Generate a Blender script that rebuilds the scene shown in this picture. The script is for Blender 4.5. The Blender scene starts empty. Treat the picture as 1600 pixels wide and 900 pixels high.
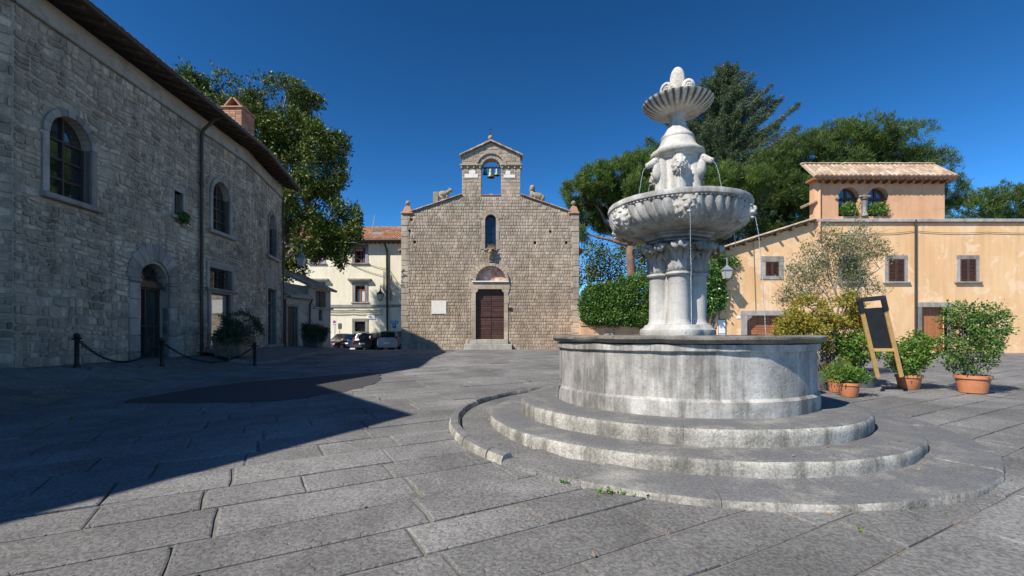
import bpy, math, random
import numpy as np
from mathutils import Vector, noise as mnoise
from mathutils.geometry import tessellate_polygon
R = random.Random(7)
NR = np.random.default_rng(11)
sc = bpy.context.scene
COL = sc.collection
PI = math.pi
rad = math.radians
# ------------------------------------------------------------ camera, world, sun, exposure
EYE, FPX, HOR = 1.65, 730.0, 522.0          # eye height, focal length in 1600-px units, horizon row
cam = bpy.data.cameras.new('camera')
cam.lens = FPX / 1600 * 36; cam.sensor_width = 36; cam.shift_y = (HOR - 450) / 1600
cam.clip_start = .05; cam.clip_end = 3000
co = bpy.data.objects.new('camera', cam); COL.objects.link(co)
co.location = (0, 0, EYE); co.rotation_euler = (PI / 2, 0, 0)
sc.camera = co
SUN = Vector((-.765, -.62, 1.0)).normalized()
w = bpy.data.worlds.new('World'); sc.world = w; w.use_nodes = True
wt = w.node_tree; wt.nodes.clear()
sky = wt.nodes.new('ShaderNodeTexSky'); sky.sky_type = 'NISHITA'; sky.sun_disc = False
sky.sun_elevation = math.asin(SUN.z); sky.sun_rotation = math.atan2(SUN.x, SUN.y)
sky.altitude = 300; sky.air_density = .8; sky.dust_density = 0; sky.ozone_density = 6.0
bg = wt.nodes.new('ShaderNodeBackground'); bg.inputs[1].default_value = .047
wo = wt.nodes.new('ShaderNodeOutputWorld')
gm = wt.nodes.new('ShaderNodeGamma'); gm.inputs[1].default_value = 1.6   # the photograph's contrast in the blue
wt.links.new(sky.outputs[0], gm.inputs[0]); hs = wt.nodes.new('ShaderNodeHueSaturation'); hs.inputs['Hue'].default_value = .488; hs.inputs['Saturation'].default_value = 1.05
wt.links.new(gm.outputs[0], hs.inputs['Color']); wt.links.new(hs.outputs[0], bg.inputs[0]); wt.links.new(bg.outputs[0], wo.inputs[0])
sl = bpy.data.lights.new('sun', 'SUN'); sl.energy = 5.0; sl.angle = rad(.53); sl.color = (1, .935, .84)
so = bpy.data.objects.new('sun', sl); COL.objects.link(so)
so.rotation_euler = SUN.to_track_quat('Z', 'Y').to_euler(); so.location = (-30, -25, 40)
sc.view_settings.view_transform = 'Standard'; sc.view_settings.look = 'None'
sc.view_settings.exposure = .4; sc.view_settings.gamma = 1
sc.cycles.max_bounces = 6; sc.cycles.transparent_max_bounces = 8
sc.cycles.use_denoising = True

# ------------------------------------------------------------ helpers
def V(*a): return Vector(a)
def P(px, py, y):                              # a point of the place, from its bearing at depth y
    return V((px - 800) / FPX * y, y, EYE + (HOR - py) / FPX * y)
def sm(t): t = max(0, min(1, t)); return t * t * (3 - 2 * t)
def lerp(a, b, t): return a + (b - a) * t
def gz(x, y):                                  # terrain height
    z = b = .03 * max(-8, min(y, 20.5))
    if y > 30.5: z -= sm((y - 30.5) / 9) * sm((-6.5 - x) / 2.5) * .35
    z += sm((-8.8 - x) / 2.6) * max(0, .9 - b) * (1 - sm((y - 25) / 6))
    return z
def nz(p, f=1.0): return mnoise.noise(V(p[0] * f, p[1] * f, p[2] * f))

ORG = {}
def tag(o, label=None, cat=None, group=None, kind=None):
    if label: o['label'] = label
    if cat: o['category'] = cat
    if group: o['group'] = group
    if kind: o['kind'] = kind
    return o
def thing(name, loc, label, cat, group=None):
    o = bpy.data.objects.new(name, None); COL.objects.link(o)
    o.empty_display_size = .2
    o.location = loc; ORG[o.name] = V(*loc)
    return tag(o, label, cat, group)
def link(name, me, parent=None, org=None):
    o = bpy.data.objects.new(name, me); COL.objects.link(o)
    if parent is not None: o.parent = parent
    ORG[o.name] = org if org is not None else V(0, 0, 0)
    return o
class MB:
    """collects faces in world coordinates; build() links them as one mesh object"""
    def __init__(s): s.v = []; s.f = []; s.r = []; s.mi = []; s.cur = 0; s.rv = .5
    def add(s, pts, faces, r=None):
        b = len(s.v); rr = s.rv if r is None else r
        s.v.extend(tuple(p) for p in pts); s.r.extend([rr] * len(pts))
        s.f.extend(tuple(b + i for i in f) for f in faces); s.mi.extend([s.cur] * len(faces))
        return s
    def poly(s, pts, r=None): return s.add(pts, [tuple(range(len(pts)))], r)
    def box(s, c, d, ax=None, bev=0, r=None):  # c centre, d full sizes, ax = (u, v, w) axes
        u, v, q = ax or (V(1, 0, 0), V(0, 1, 0), V(0, 0, 1)); c = V(*c)
        a, b, e = d[0] / 2, d[1] / 2, d[2] / 2
        if bev <= 0:
            p = [c + u * (a * i) + v * (b * j) + q * (e * k) for k in (-1, 1) for j in (-1, 1) for i in (-1, 1)]
            return s.add(p, [(0, 2, 3, 1), (4, 5, 7, 6), (0, 1, 5, 4), (2, 6, 7, 3), (0, 4, 6, 2), (1, 3, 7, 5)], r)
        m = min(bev, a * .9, b * .9, e * .9); p = []; ix = {}
        for k in (-1, 1):
            for j in (-1, 1):
                for i in (-1, 1):
                    for t in range(3):
                        aa, bb, ee = a - m, b - m, e - m
                        if t == 0: aa = a
                        if t == 1: bb = b
                        if t == 2: ee = e
                        ix[i, j, k, t] = len(p); p.append(c + u * (aa * i) + v * (bb * j) + q * (ee * k))
        F = []
        sq = [(-1, -1), (1, -1), (1, 1), (-1, 1)]
        for g in (-1, 1):
            F.append(tuple(ix[g, y, z, 0] for y, z in sq)); F.append(tuple(ix[x, g, z, 1] for x, z in sq)); F.append(tuple(ix[x, y, g, 2] for x, y in sq))
            for h in (-1, 1):
                F.append((ix[g, h, -1, 0], ix[g, h, 1, 0], ix[g, h, 1, 1], ix[g, h, -1, 1]))
                F.append((ix[g, -1, h, 0], ix[g, 1, h, 0], ix[g, 1, h, 2], ix[g, -1, h, 2]))
                F.append((ix[-1, g, h, 1], ix[1, g, h, 1], ix[1, g, h, 2], ix[-1, g, h, 2]))
                for k in (-1, 1): F.append((ix[g, h, k, 0], ix[g, h, k, 1], ix[g, h, k, 2]))
        return s.add(p, F, r)
    def tube(s, pts, rs, n=8, caps=True, flat=None, r=None):
        pts = [V(*p) for p in pts]
        if not hasattr(rs, '__len__'): rs = [rs] * len(pts)
        p = []; ref = None
        for i, c in enumerate(pts):
            d = (pts[min(i + 1, len(pts) - 1)] - pts[max(i - 1, 0)]).normalized()
            if ref is None or abs(ref.dot(d)) > .98: ref = V(0, 0, 1) if abs(d.z) < .9 else V(1, 0, 0)
            a = (ref - d * ref.dot(d)).normalized(); b = d.cross(a); ref = a
            fa = flat[i] if flat else 1
            for k in range(n):
                t = 2 * PI * k / n
                p.append(c + a * (rs[i] * math.cos(t)) + b * (rs[i] * fa * math.sin(t)))
        F = [(i * n + k, i * n + (k + 1) % n, (i + 1) * n + (k + 1) % n, (i + 1) * n + k) for i in range(len(pts) - 1) for k in range(n)]
        if caps: F += [tuple(range(n))[::-1], tuple((len(pts) - 1) * n + k for k in range(n))]
        return s.add(p, F, r)
    def lathe(s, prof, c, n=32, fun=None, a0=0, a1=2 * PI, ex=None, ey=None, r=None):
        full = abs(a1 - a0 - 2 * PI) < 1e-6; m = n if full else n + 1; c = V(*c)
        ex = ex or V(1, 0, 0); ey = ey or V(0, 1, 0); ez = V(0, 0, 1); p = []
        for i, (q, z) in enumerate(prof):
            for k in range(m):
                t = a0 + (a1 - a0) * k / n
                qq, zz = fun(t, q, z, i) if fun else (q, z)
                p.append(c + ex * (qq * math.cos(t)) + ey * (qq * math.sin(t)) + ez * zz)
        F = []
        for i in range(len(prof) - 1):
            for k in range(n):
                k2 = (k + 1) % m if full else k + 1
                F.append((i * m + k, i * m + k2, (i + 1) * m + k2, (i + 1) * m + k))
        if not full:
            F.append(tuple(i * m for i in range(len(prof)))); F.append(tuple(i * m + m - 1 for i in range(len(prof)))[::-1])
        return s.add(p, F, r)
    def ball(s, c, d, ax=None, nu=10, nv=6, r=None, f=None):
        u, v, q = ax or (V(1, 0, 0), V(0, 1, 0), V(0, 0, 1)); c = V(*c)
        if not hasattr(d, '__len__'): d = (d, d, d)
        p = [c - q * d[2]]
        for i in range(1, nv):
            th = PI * i / nv
            for k in range(nu):
                t = 2 * PI * k / nu
                g = 1 + (f(t, th) if f else 0)
                p.append(c + u * (d[0] * math.sin(th) * math.cos(t) * g) + v * (d[1] * math.sin(th) * math.sin(t) * g) - q * (d[2] * math.cos(th)))
        p.append(c + q * d[2]); L = len(p) - 1; F = []
        for k in range(nu):
            F.append((0, 1 + (k + 1) % nu, 1 + k)); F.append((L, L - nu + k, L - nu + (k + 1) % nu))
            for i in range(nv - 2):
                F.append((1 + i * nu + k, 1 + i * nu + (k + 1) % nu, 1 + (i + 1) * nu + (k + 1) % nu, 1 + (i + 1) * nu + k))
        return s.add(p, F, r)
    def prism(s, poly, fr, d0, d1, r=None):     # poly [(s,z)] in frame fr between offsets d0 < d1
        n = len(poly)
        p = [fr(a, b, d1) for a, b in poly] + [fr(a, b, d0) for a, b in poly]
        F = [tuple(range(n)), tuple(range(2 * n - 1, n - 1, -1))] + [(i, i + n, (i + 1) % n + n, (i + 1) % n) for i in range(n)]
        return s.add(p, F, r)
    def scale(s, c, f): c = V(*c); s.v = [tuple(c + (V(*p) - c) * f) for p in s.v]; return s
    def build(s, name, mat, parent=None, smooth=False, org=None):
        o = ORG.get(parent.name) if parent is not None else V(0, 0, 0)
        if org is not None and parent is None: o = V(*org)
        me = bpy.data.meshes.new(name)
        me.from_pydata([(a - o.x, b - o.y, c - o.z) for a, b, c in s.v], [], s.f)
        for m in (mat if isinstance(mat, (list, tuple)) else [mat]): me.materials.append(m)
        if any(s.mi): me.polygons.foreach_set('material_index', s.mi)
        at = me.attributes.new('rnd', 'FLOAT', 'POINT'); at.data.foreach_set('value', s.r)
        if smooth: me.polygons.foreach_set('use_smooth', [True] * len(me.polygons))
        if smooth == 'auto': me.set_sharp_from_angle(angle=rad(38))
        me.update()
        ob = link(name, me, parent, o)
        if parent is None: ob.location = o
        return ob
def np_obj(name, Vt, Fq, rnd, mat, parent=None):
    o = ORG[parent.name] if parent is not None else V(0, 0, 0)
    me = bpy.data.meshes.new(name); n = len(Fq); k = Fq.shape[1]
    me.vertices.add(len(Vt)); me.vertices.foreach_set('co', (Vt - np.array(o)).astype(np.float32).ravel())
    me.loops.add(n * k); me.loops.foreach_set('vertex_index', Fq.astype(np.int32).ravel())
    me.polygons.add(n); me.polygons.foreach_set('loop_start', np.arange(0, n * k, k, dtype=np.int32))
    at = me.attributes.new('rnd', 'FLOAT', 'POINT'); at.data.foreach_set('value', rnd.astype(np.float32))
    me.materials.append(mat); me.update(calc_edges=True)
    return link(name, me, parent, o)
def copy_tree(o, parent=None):
    c = o.copy(); COL.objects.link(c); c.parent = parent
    for ch in list(o.children): copy_tree(ch, c)
    return c

# ------------------------------------------------------------ materials
class G:
    def __init__(s, name):
        s.m = bpy.data.materials.new(name); s.m.use_nodes = True; s.t = s.m.node_tree; s.t.nodes.clear()
        s.out = s.t.nodes.new('ShaderNodeOutputMaterial')
        s.p = s.n('NewGeometry').outputs['Position']
    def n(s, typ, ins=None, **kw):
        nd = s.t.nodes.new('ShaderNode' + typ)
        for k, v in kw.items(): setattr(nd, k, v)
        for k, v in (ins or {}).items(): s.set(nd.inputs[k], v)
        return nd
    def set(s, sock, v):
        if isinstance(v, bpy.types.NodeSocket): s.t.links.new(v, sock)
        else: sock.default_value = v
    def vec(s, sc): return s.n('VectorMath', {0: s.p, 1: sc}, operation='MULTIPLY').outputs[0]
    def noise(s, scale, detail=4, rough=.6, vec=None, dist=0): return s.n('TexNoise', {'Vector': vec or s.p, 'Scale': scale, 'Detail': detail, 'Roughness': rough, 'Distortion': dist}).outputs['Fac']
    def voro(s, scale, vec=None, feat='F1'): return s.n('TexVoronoi', {'Vector': vec or s.p, 'Scale': scale}, feature=feat).outputs['Distance']
    def ramp(s, f, a, b, lo=0.0, hi=1.0): return s.n('MapRange', {0: f, 1: a, 2: b, 3: lo, 4: hi}).outputs[0]
    def mix(s, f, a, b, bl='MIX'):
        nd = s.t.nodes.new('ShaderNodeMix'); nd.data_type = 'RGBA'; nd.blend_type = bl
        for i, v in ((0, f), (6, a), (7, b)):
            if isinstance(v, tuple) and len(v) == 3: v = (*v, 1)
            s.set(nd.inputs[i], v)
        return nd.outputs[2]
    def math(s, op, a, b): return s.n('Math', {0: a, 1: b}, operation=op).outputs[0]
    def grey(s, f): return s.n('CombineColor', {0: f, 1: f, 2: f}).outputs[0]
    def attr(s): return s.n('Attribute', attribute_name='rnd').outputs['Fac']
    def bump(s, h, st, d): return s.n('Bump', {'Strength': st, 'Distance': d, 'Height': h}).outputs[0]
    def bsdf(s, col, rough=.8, nrm=None, **kw):
        ins = {'Base Color': col if not (isinstance(col, tuple) and len(col) == 3) else (*col, 1), 'Roughness': rough}
        if nrm is not None: ins['Normal'] = nrm
        ins.update({k.replace('_', ' '): v for k, v in kw.items()})
        b = s.n('BsdfPrincipled', ins); s.t.links.new(b.outputs[0], s.out.inputs[0]); return b
def stone(name, a, b, c, sc=3.0, sp=(.34, .68), blot=0, odd=None, rnd=.3, speck=0, streak=0, lich=0, bump=.35, bd=.012, rough=.88, top=None, fine=60, pit=0):
    g = G(name)
    col = g.mix(g.ramp(g.noise(sc * .35, 5), .35, .65), a, b)
    col = g.mix(g.ramp(g.noise(sc * 2.3, 5, .65), .45, .7), col, c)
    if rnd: col = g.mix(1, col, g.grey(g.ramp(g.attr(), 0, 1, 1 - rnd, 1 + rnd)), 'MULTIPLY')
    if odd: col = g.mix(g.ramp(g.attr(), .86, .95, 0, .4), col, odd)
    if speck:
        f = g.noise(fine, 3, .7, g.vec((1, 1, 1)))
        col = g.mix(1, col, g.grey(g.ramp(f, sp[0], sp[1], 1 - speck, 1 + speck)), 'MULTIPLY')
    if streak:
        f = g.math('ADD', g.math('MULTIPLY', g.noise(1, 5, .65, g.vec((4, 4, .28))), .6), g.math('MULTIPLY', g.noise(1, 5, .65, g.vec((1.6, 1.6, .9))), .4))
        col = g.mix(1, col, g.grey(g.ramp(f, .455, .575, 1.04, 1 - streak)), 'MULTIPLY')
    if blot: col = g.mix(1, col, g.grey(g.ramp(g.noise(.55, 6, .68, dist=.5), .38, .62, 1 - blot, 1 + blot * .6)), 'MULTIPLY')
    if lich: col = g.mix(g.ramp(g.noise(sc * 1.6, 6, .7), .6, .68, 0, lich), col, (.42, .27, .07))
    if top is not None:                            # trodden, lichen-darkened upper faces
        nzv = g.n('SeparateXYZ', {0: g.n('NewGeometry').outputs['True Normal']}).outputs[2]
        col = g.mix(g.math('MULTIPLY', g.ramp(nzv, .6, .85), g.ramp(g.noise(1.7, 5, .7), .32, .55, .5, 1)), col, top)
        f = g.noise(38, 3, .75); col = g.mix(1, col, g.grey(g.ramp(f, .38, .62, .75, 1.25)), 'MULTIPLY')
    h = g.math('ADD', g.math('MULTIPLY', g.noise(sc * 3, 5, .6), .6), g.math('MULTIPLY', g.noise(fine, 3, .6), .4))
    if pit: h = g.math('SUBTRACT', h, g.math('MULTIPLY', g.ramp(g.noise(fine * .6, 2, .5), .6, .7), pit))
    g.bsdf(col, rough, g.bump(h, bump, bd)); return g.m
def plain(name, col, rough=.6, var=.12, sc=6, bump=0, metal=0, rnd=0, **kw):
    g = G(name); c = g.mix(1, col, g.grey(g.ramp(g.noise(sc, 5, .65), .3, .7, 1 - var, 1 + var)), 'MULTIPLY')
    if rnd: c = g.mix(1, c, g.grey(g.ramp(g.attr(), 0, 1, 1 - rnd, 1 + rnd)), 'MULTIPLY')
    g.bsdf(c, rough, g.bump(g.noise(sc * 6, 4), bump, .01) if bump else None, Metallic=metal, **kw); return g.m
def leafm(name, cols, rough=.5, tr=.25, spec=.5):
    g = G(name); a = g.attr()
    c = g.mix(g.ramp(a, .0, .5), cols[0], cols[1]); c = g.mix(g.ramp(a, .5, 1), c, cols[2])
    if len(cols) > 3: c = g.mix(g.ramp(a, .93, .95), c, cols[3])
    b = g.bsdf(c, rough, Specular_IOR_Level=spec)
    t = g.n('BsdfTranslucent', {'Color': c}); mx = g.n('MixShader', {0: tr})
    g.t.links.new(b.outputs[0], mx.inputs[1]); g.t.links.new(t.outputs[0], mx.inputs[2]); g.t.links.new(mx.outputs[0], g.out.inputs[0])
    return g.m
def plaster(name, a, b, c, sc=.6):
    g = G(name)
    col = g.mix(g.ramp(g.noise(sc, 6, .62), .38, .62), a, b)
    col = g.mix(g.ramp(g.noise(sc * 2.7, 6, .7, dist=.6), .53, .58, 0, .7), col, c)
    col = g.mix(1, col, g.grey(g.ramp(g.noise(1, 4, .6, g.vec((3, 3, .3))), .45, .75, 1, .84)), 'MULTIPLY')
    col = g.mix(1, col, g.grey(g.ramp(g.noise(25, 4), .3, .7, .93, 1.07)), 'MULTIPLY')
    g.bsdf(col, .92, g.bump(g.noise(14, 5, .6), .25, .012)); return g.m
M = {}
M['slab'] = stone('paving_stone', (.145, .142, .137), (.205, .2, .192), (.17, .166, .158), 1.1, sp=(.4, .6), blot=.3, rnd=.15, speck=.3, bump=.6, bd=.014, fine=34, pit=.9, rough=.82)
M['dirt'] = plain('joint_dirt', (.165, .152, .128), .95, .35, 5, .5)
M['asphalt'] = plain('asphalt', (.05, .05, .052), .85, .2, 60, .5)
M['street'] = plain('street_surface', (.15, .148, .142), .9, .22, 3, .3)
M['tuff'] = stone('church_tuff', (.385, .31, .225), (.45, .37, .28), (.355, .29, .22), 1.6, odd=(.45, .3, .195), blot=.17, streak=.2, rnd=.21, speck=.1, lich=0, bump=.5, fine=40)
M['tuffs'] = stone('church_dressed_stone', (.4, .33, .25), (.46, .385, .295), (.35, .295, .225), 1.6, blot=.15, rnd=.14, speck=.12, streak=.2, bump=.3, fine=45)
M['mortar'] = plain('church_mortar', (.345, .285, .21), .95, .15, 12, .4)
M['lichen'] = stone('lichen_stone', (.3, .26, .19), (.36, .28, .15), (.24, .2, .15), 3, .1, .2, lich=.85, bump=.5, fine=40)
M['rubble'] = stone('rubble_stone', (.44, .37, .275), (.51, .435, .335), (.36, .31, .24), 2.2, odd=(.5, .46, .38), blot=.25, rnd=.3, speck=.2, streak=.35, bump=.6, fine=30, bd=.02)
M['rubmor'] = plain('rubble_mortar', (.37, .325, .26), .95, .25, 4, .8)
M['dress'] = stone('dressed_peperino', (.3, .28, .25), (.36, .34, .3), (.25, .235, .21), 2, .12, .15, streak=.2, bump=.3)
M['fcol'] = stone('fountain_column_stone', (.32, .31, .295), (.5, .485, .455), (.42, .405, .375), 2.4, blot=.25, rnd=0, speck=.1, streak=.2, bump=.4, fine=34, pit=.8)
M['fount'] = stone('fountain_stone', (.37, .355, .325), (.5, .48, .44), (.3, .285, .255), 1.5, blot=.32, rnd=.12, speck=.13, streak=.55, bump=.55, fine=30, pit=.45)
M['frim'] = stone('fountain_rim_stone', (.17, .158, .132), (.27, .25, .215), (.11, .1, .08), 2.5, blot=.4, rnd=.12, speck=.16, bump=.6, fine=30, pit=.5)
M['fountw'] = stone('fountain_pale_stone', (.45, .43, .39), (.54, .52, .48), (.35, .33, .29), 2.2, blot=.2, rnd=.06, speck=.15, streak=.3, bump=.35, fine=40)
M['fountd'] = stone('fountain_bowl_stone', (.39, .38, .36), (.5, .49, .465), (.31, .3, .28), 2.5, blot=.2, rnd=.1, speck=.2, streak=.4, bump=.4, fine=40)
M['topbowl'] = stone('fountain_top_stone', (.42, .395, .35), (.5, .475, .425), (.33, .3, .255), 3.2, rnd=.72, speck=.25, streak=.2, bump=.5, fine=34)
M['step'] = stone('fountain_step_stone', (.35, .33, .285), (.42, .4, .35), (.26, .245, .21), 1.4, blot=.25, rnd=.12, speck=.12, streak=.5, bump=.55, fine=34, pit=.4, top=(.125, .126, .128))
M['marble'] = plain('white_marble', (.74, .7, .63), .6, .1, 4, .1)
M['tile'] = stone('roof_tile', (.42, .2, .1), (.5, .27, .14), (.3, .2, .13), 2.5, .4, .15, lich=.5, bump=.4, fine=40)
M['tilew'] = stone('weathered_roof_tile', (.4, .26, .16), (.5, .37, .26), (.38, .33, .27), 2.5, .35, .15, lich=.6, bump=.4, fine=40)
M['brick'] = stone('brick', (.4, .2, .12), (.47, .26, .16), (.34, .19, .12), 5, .3, .12, bump=.3)
M['orange'] = plaster('orange_plaster', (.76, .46, .225), (.83, .54, .29), (.88, .65, .42), .3)
M['peach'] = plaster('peach_plaster', (.66, .36, .2), (.72, .42, .24), (.6, .33, .18), .5)
M['yellow'] = plaster('cream_plaster', (.84, .77, .58), (.88, .82, .64), (.8, .72, .53), .4)
M['white'] = plaster('white_plaster', (.82, .8, .76), (.86, .84, .8), (.78, .76, .7), .6)
M['grime'] = plaster('grey_plaster', (.36, .33, .29), (.42, .39, .345), (.27, .25, .22), .8)
M['wood'] = plain('door_wood', (.072, .03, .018), .5, .35, 7, .25, rnd=.3)
M['woodl'] = plain('garage_wood', (.36, .14, .055), .55, .25, 8, .2, rnd=.15)
M['woodo'] = plain('old_wood', (.12, .085, .05), .75, .3, 9, .3, rnd=.2)
M['pine'] = plain('light_wood', (.62, .38, .13), .5, .15, 12, .1)
M['iron'] = plain('dark_iron', (.025, .023, .022), .5, .3, 10, .1, metal=.4)
M['brown'] = plain('painted_gutter', (.05, .035, .028), .5, .3, 8)
M['zinc'] = plain('grey_zinc', (.3, .31, .33), .5, .2, 8, metal=.3)
M['bronze'] = plain('bell_bronze', (.16, .19, .15), .5, .35, 10, .2, metal=.5)
M['terra'] = plain('terracotta', (.52, .2, .09), .7, .15, 6, .1)
M['slate'] = plain('dark_planter', (.085, .09, .1), .7, .25, 6, .2)
M['soil'] = plain('soil', (.06, .045, .03), .95, .3, 20, .6)
M['rust'] = stone('rusty_planter', (.1, .1, .1), (.2, .15, .1), (.33, .2, .1), 3, 0, .2, bump=.3)
M['black'] = plain('interior_dark', (.012, .012, .013), .8, .2, 3)
M['paper'] = plain('white_panel', (.8, .8, .79), .5, .04, 5)
M['curtain'] = plain('lace_curtain', (.62, .66, .68), .8, .15, 30)
M['purple'] = plain('purple_cloth', (.13, .05, .22), .9, .2, 12)
M['chalk'] = plain('chalkboard', (.02, .022, .025), .6, .3, 6)
def glassm(name, tint, rough=.03, spec=1.0):
    g = G(name); g.bsdf((*tint, 1), rough, g.bump(g.noise(1.1, 2), .06, .02), Specular_IOR_Level=spec, IOR=1.9); return g.m
M['glass'] = glassm('window_glass', (.015, .018, .02))
M['glassd'] = glassm('dark_glass', (.012, .013, .016), .12, .25)
g_ = G('shop_glass'); g_.bsdf((.6, .59, .55), .03, g_.bump(g_.noise(.9, 2), .05, .02), Metallic=.65); M['glassr'] = g_.m
def waterm():
    g = G('water'); gl = g.n('BsdfGlass', {'Color': (.92, .97, 1, 1), 'Roughness': .05, 'IOR': 1.33}); df = g.n('BsdfPrincipled', {'Base Color': (.7, .76, .8, 1), 'Roughness': .12})
    mx = g.n('MixShader', {0: .22}); g.t.links.new(gl.outputs[0], mx.inputs[1]); g.t.links.new(df.outputs[0], mx.inputs[2]); g.t.links.new(mx.outputs[0], g.out.inputs[0]); return g.m
M['jet'] = waterm()
g_ = G('pool_water'); g_.bsdf((.05, .075, .06), .06, g_.bump(g_.noise(9, 3), .3, .02), IOR=1.33); M['pool'] = g_.m
def fresco():
    g = G('faded_fresco'); n = g.noise(2.6, 5, .6, dist=.8)
    c = g.mix(g.ramp(n, .4, .6), (.62, .5, .42), (.5, .2, .15)); c = g.mix(g.ramp(g.noise(3.7, 4, .6), .55, .66), c, (.62, .34, .1))
    c = g.mix(g.ramp(g.noise(5.2, 4, .6), .58, .68), c, (.16, .14, .2)); c = g.mix(g.ramp(g.noise(1.7, 4, .6), .5, .62), c, (.7, .64, .56))
    g.bsdf(c, .9); return g.m
M['fresco'] = fresco()
M['magn'] = leafm('magnolia_leaf', [(.022, .046, .01), (.08, .125, .018), (.2, .22, .035), (.17, .085, .03)], .5, .12, .28)
M['pinel'] = leafm('pine_needles', [(.02, .042, .009), (.08, .15, .02), (.2, .3, .045)], .6, .3)
M['pined'] = leafm('dark_pine_needles', [(.016, .036, .009), (.065, .12, .018), (.165, .25, .04)], .6, .3)
M['cedar'] = leafm('cedar_needles', [(.014, .03, .014), (.055, .095, .038), (.14, .2, .075)], .6, .25)
M['hedge'] = leafm('hedge_leaf', [(.025, .06, .012), (.09, .19, .03), (.22, .34, .07)], .4, .25)
M['ivy'] = leafm('ivy_leaf', [(.03, .09, .02), (.08, .19, .035), (.17, .28, .07)], .35, .2, .6)
M['olive'] = leafm('olive_leaf', [(.09, .11, .05), (.15, .18, .08), (.24, .25, .12)], .5, .25)
M['nand'] = leafm('nandina_leaf', [(.13, .17, .02), (.33, .3, .035), (.45, .27, .045), (.45, .14, .03)], .5, .35)
M['herb'] = leafm('herb_leaf', [(.05, .13, .02), (.12, .24, .03), (.28, .36, .08)], .5, .35)
M['oleander'] = leafm('oleander_leaf', [(.02, .045, .018), (.04, .075, .028), (.075, .12, .045)], .5, .15)
M['dry'] = leafm('dry_stalk', [(.25, .13, .07), (.36, .2, .1), (.42, .27, .15)], .8, .2)
M['bark'] = stone('bark', (.2, .125, .08), (.28, .17, .11), (.13, .09, .065), 3, 0, .3, bump=.9, bd=.03, fine=25)
M['barkg'] = stone('grey_bark', (.17, .155, .13), (.22, .2, .17), (.12, .11, .09), 3, 0, .2, bump=.6, fine=30)

# ------------------------------------------------------------ wall tools
def frame(o, u, n):                            # wall frame: s along u, z up, d outward along n
    o = V(*o); u = V(*u); n = V(*n)
    return lambda s, z, d=0: V(o.x + u.x * s + n.x * d, o.y + u.y * s + n.y * d, z)
def rect(s0, s1, z0, z1): return [(s0, z0), (s1, z0), (s1, z1), (s0, z1)]
def arch(s0, s1, z0, zs, n=14, k=1.0):
    c = (s0 + s1) / 2; r = (s1 - s0) / 2
    return [(s0, z0), (s1, z0)] + [(c + r * math.cos(PI * i / n), zs + k * r * math.sin(PI * i / n)) for i in range(n + 1)]
def panel(mb, fr, outer, holes, th=.5, reveal=.4):
    """wall face with real openings, their reveals, a back face and outer edges"""
    loops = [outer] + holes
    tri = tessellate_polygon([[V(a, b, 0) for a, b in l] for l in loops])
    flat = [q for l in loops for q in l]
    mb.add([fr(a, b, 0) for a, b in flat], [tuple(t) for t in tri])
    mb.add([fr(a, b, -th) for a, b in flat], [tuple(t) for t in tri])
    n = len(outer); mb.add([fr(a, b, 0) for a, b in outer] + [fr(a, b, -th) for a, b in outer], [(i, (i + 1) % n, (i + 1) % n + n, i + n) for i in range(n)])
    for h in holes:
        n = len(h); mb.add([fr(a, b, 0) for a, b in h] + [fr(a, b, -reveal) for a, b in h], [(i, i + n, (i + 1) % n + n, (i + 1) % n) for i in range(n)])
def crossings(poly, z):
    xs = []
    for i in range(len(poly)):
        (a, b), (c, d) = poly[i], poly[(i + 1) % len(poly)]
        if (b <= z) != (d <= z): xs.append(a + (z - b) / (d - b) * (c - a))
    xs.sort(); return [(xs[i], xs[i + 1]) for i in range(0, len(xs) - 1, 2)]
def subtract(iv, cut):
    out = []
    for a, b in iv:
        segs = [(a, b)]
        for c, d in cut:
            segs = [t for (p, q) in segs for t in ((p, min(q, c)), (max(p, d), q)) if t[1] - t[0] > .03]
        out += segs
    return out
def courses(outer, keep, z0, z1, hfun, wfun, gap=.008):
    """rectangles (s0,s1,z0,z1) of a coursed wall inside outer and outside the keep-outs"""
    z = z0
    while z < z1 - .03:
        h = min(hfun(z), z1 - z); a, b = z + .004, z + h - .004
        lo = crossings(outer, a); hi = crossings(outer, b)
        if lo and hi:
            iv = [(max(lo[0][0], hi[0][0]), min(lo[-1][1], hi[-1][1]))]
            cut = [c for k in keep for zz in (a, (a + b) / 2, b) for c in crossings(k, zz)]
            for p, q in subtract(iv, cut):
                s = p
                while s < q - 1e-4:
                    wd = wfun(z, s)
                    if q - s - wd < wd * .45: wd = q - s
                    yield s + gap / 2, s + wd - gap / 2, z + gap / 2, z + h - gap / 2
                    s += wd
        z += h
def block(mb, fr, s0, s1, z0, z1, d=.03, jit=.006, inset=.02, r=None, base=0):
    """a stone with its edges worn back and a slightly uneven face"""
    w_, h_ = s1 - s0, z1 - z0; i1 = min(inset, w_ * .2, h_ * .2); i2 = i1 * 2.0
    if w_ < i2 * 2.4 or h_ < i2 * 2.4: i2 = min(w_, h_) * .35
    j = lambda: R.uniform(-jit, jit)
    p = []
    for ins, dd in ((0, 0), (i1 * .5, d * .7), (i2, d)):
        for a, b in ((s0 + ins, z0 + ins), (s1 - ins, z0 + ins), (s1 - ins, z1 - ins), (s0 + ins, z1 - ins)):
            p.append(fr(a + j() * .5, b + j() * .5, base + dd + (j() if dd else 0)))
    F = [(8, 9, 10, 11)]
    for q in (0, 4):
        F += [(q + k, q + (k + 1) % 4, q + 4 + (k + 1) % 4, q + 4 + k) for k in range(4)]
    mb.add(p, F, R.random() if r is None else r)
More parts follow.
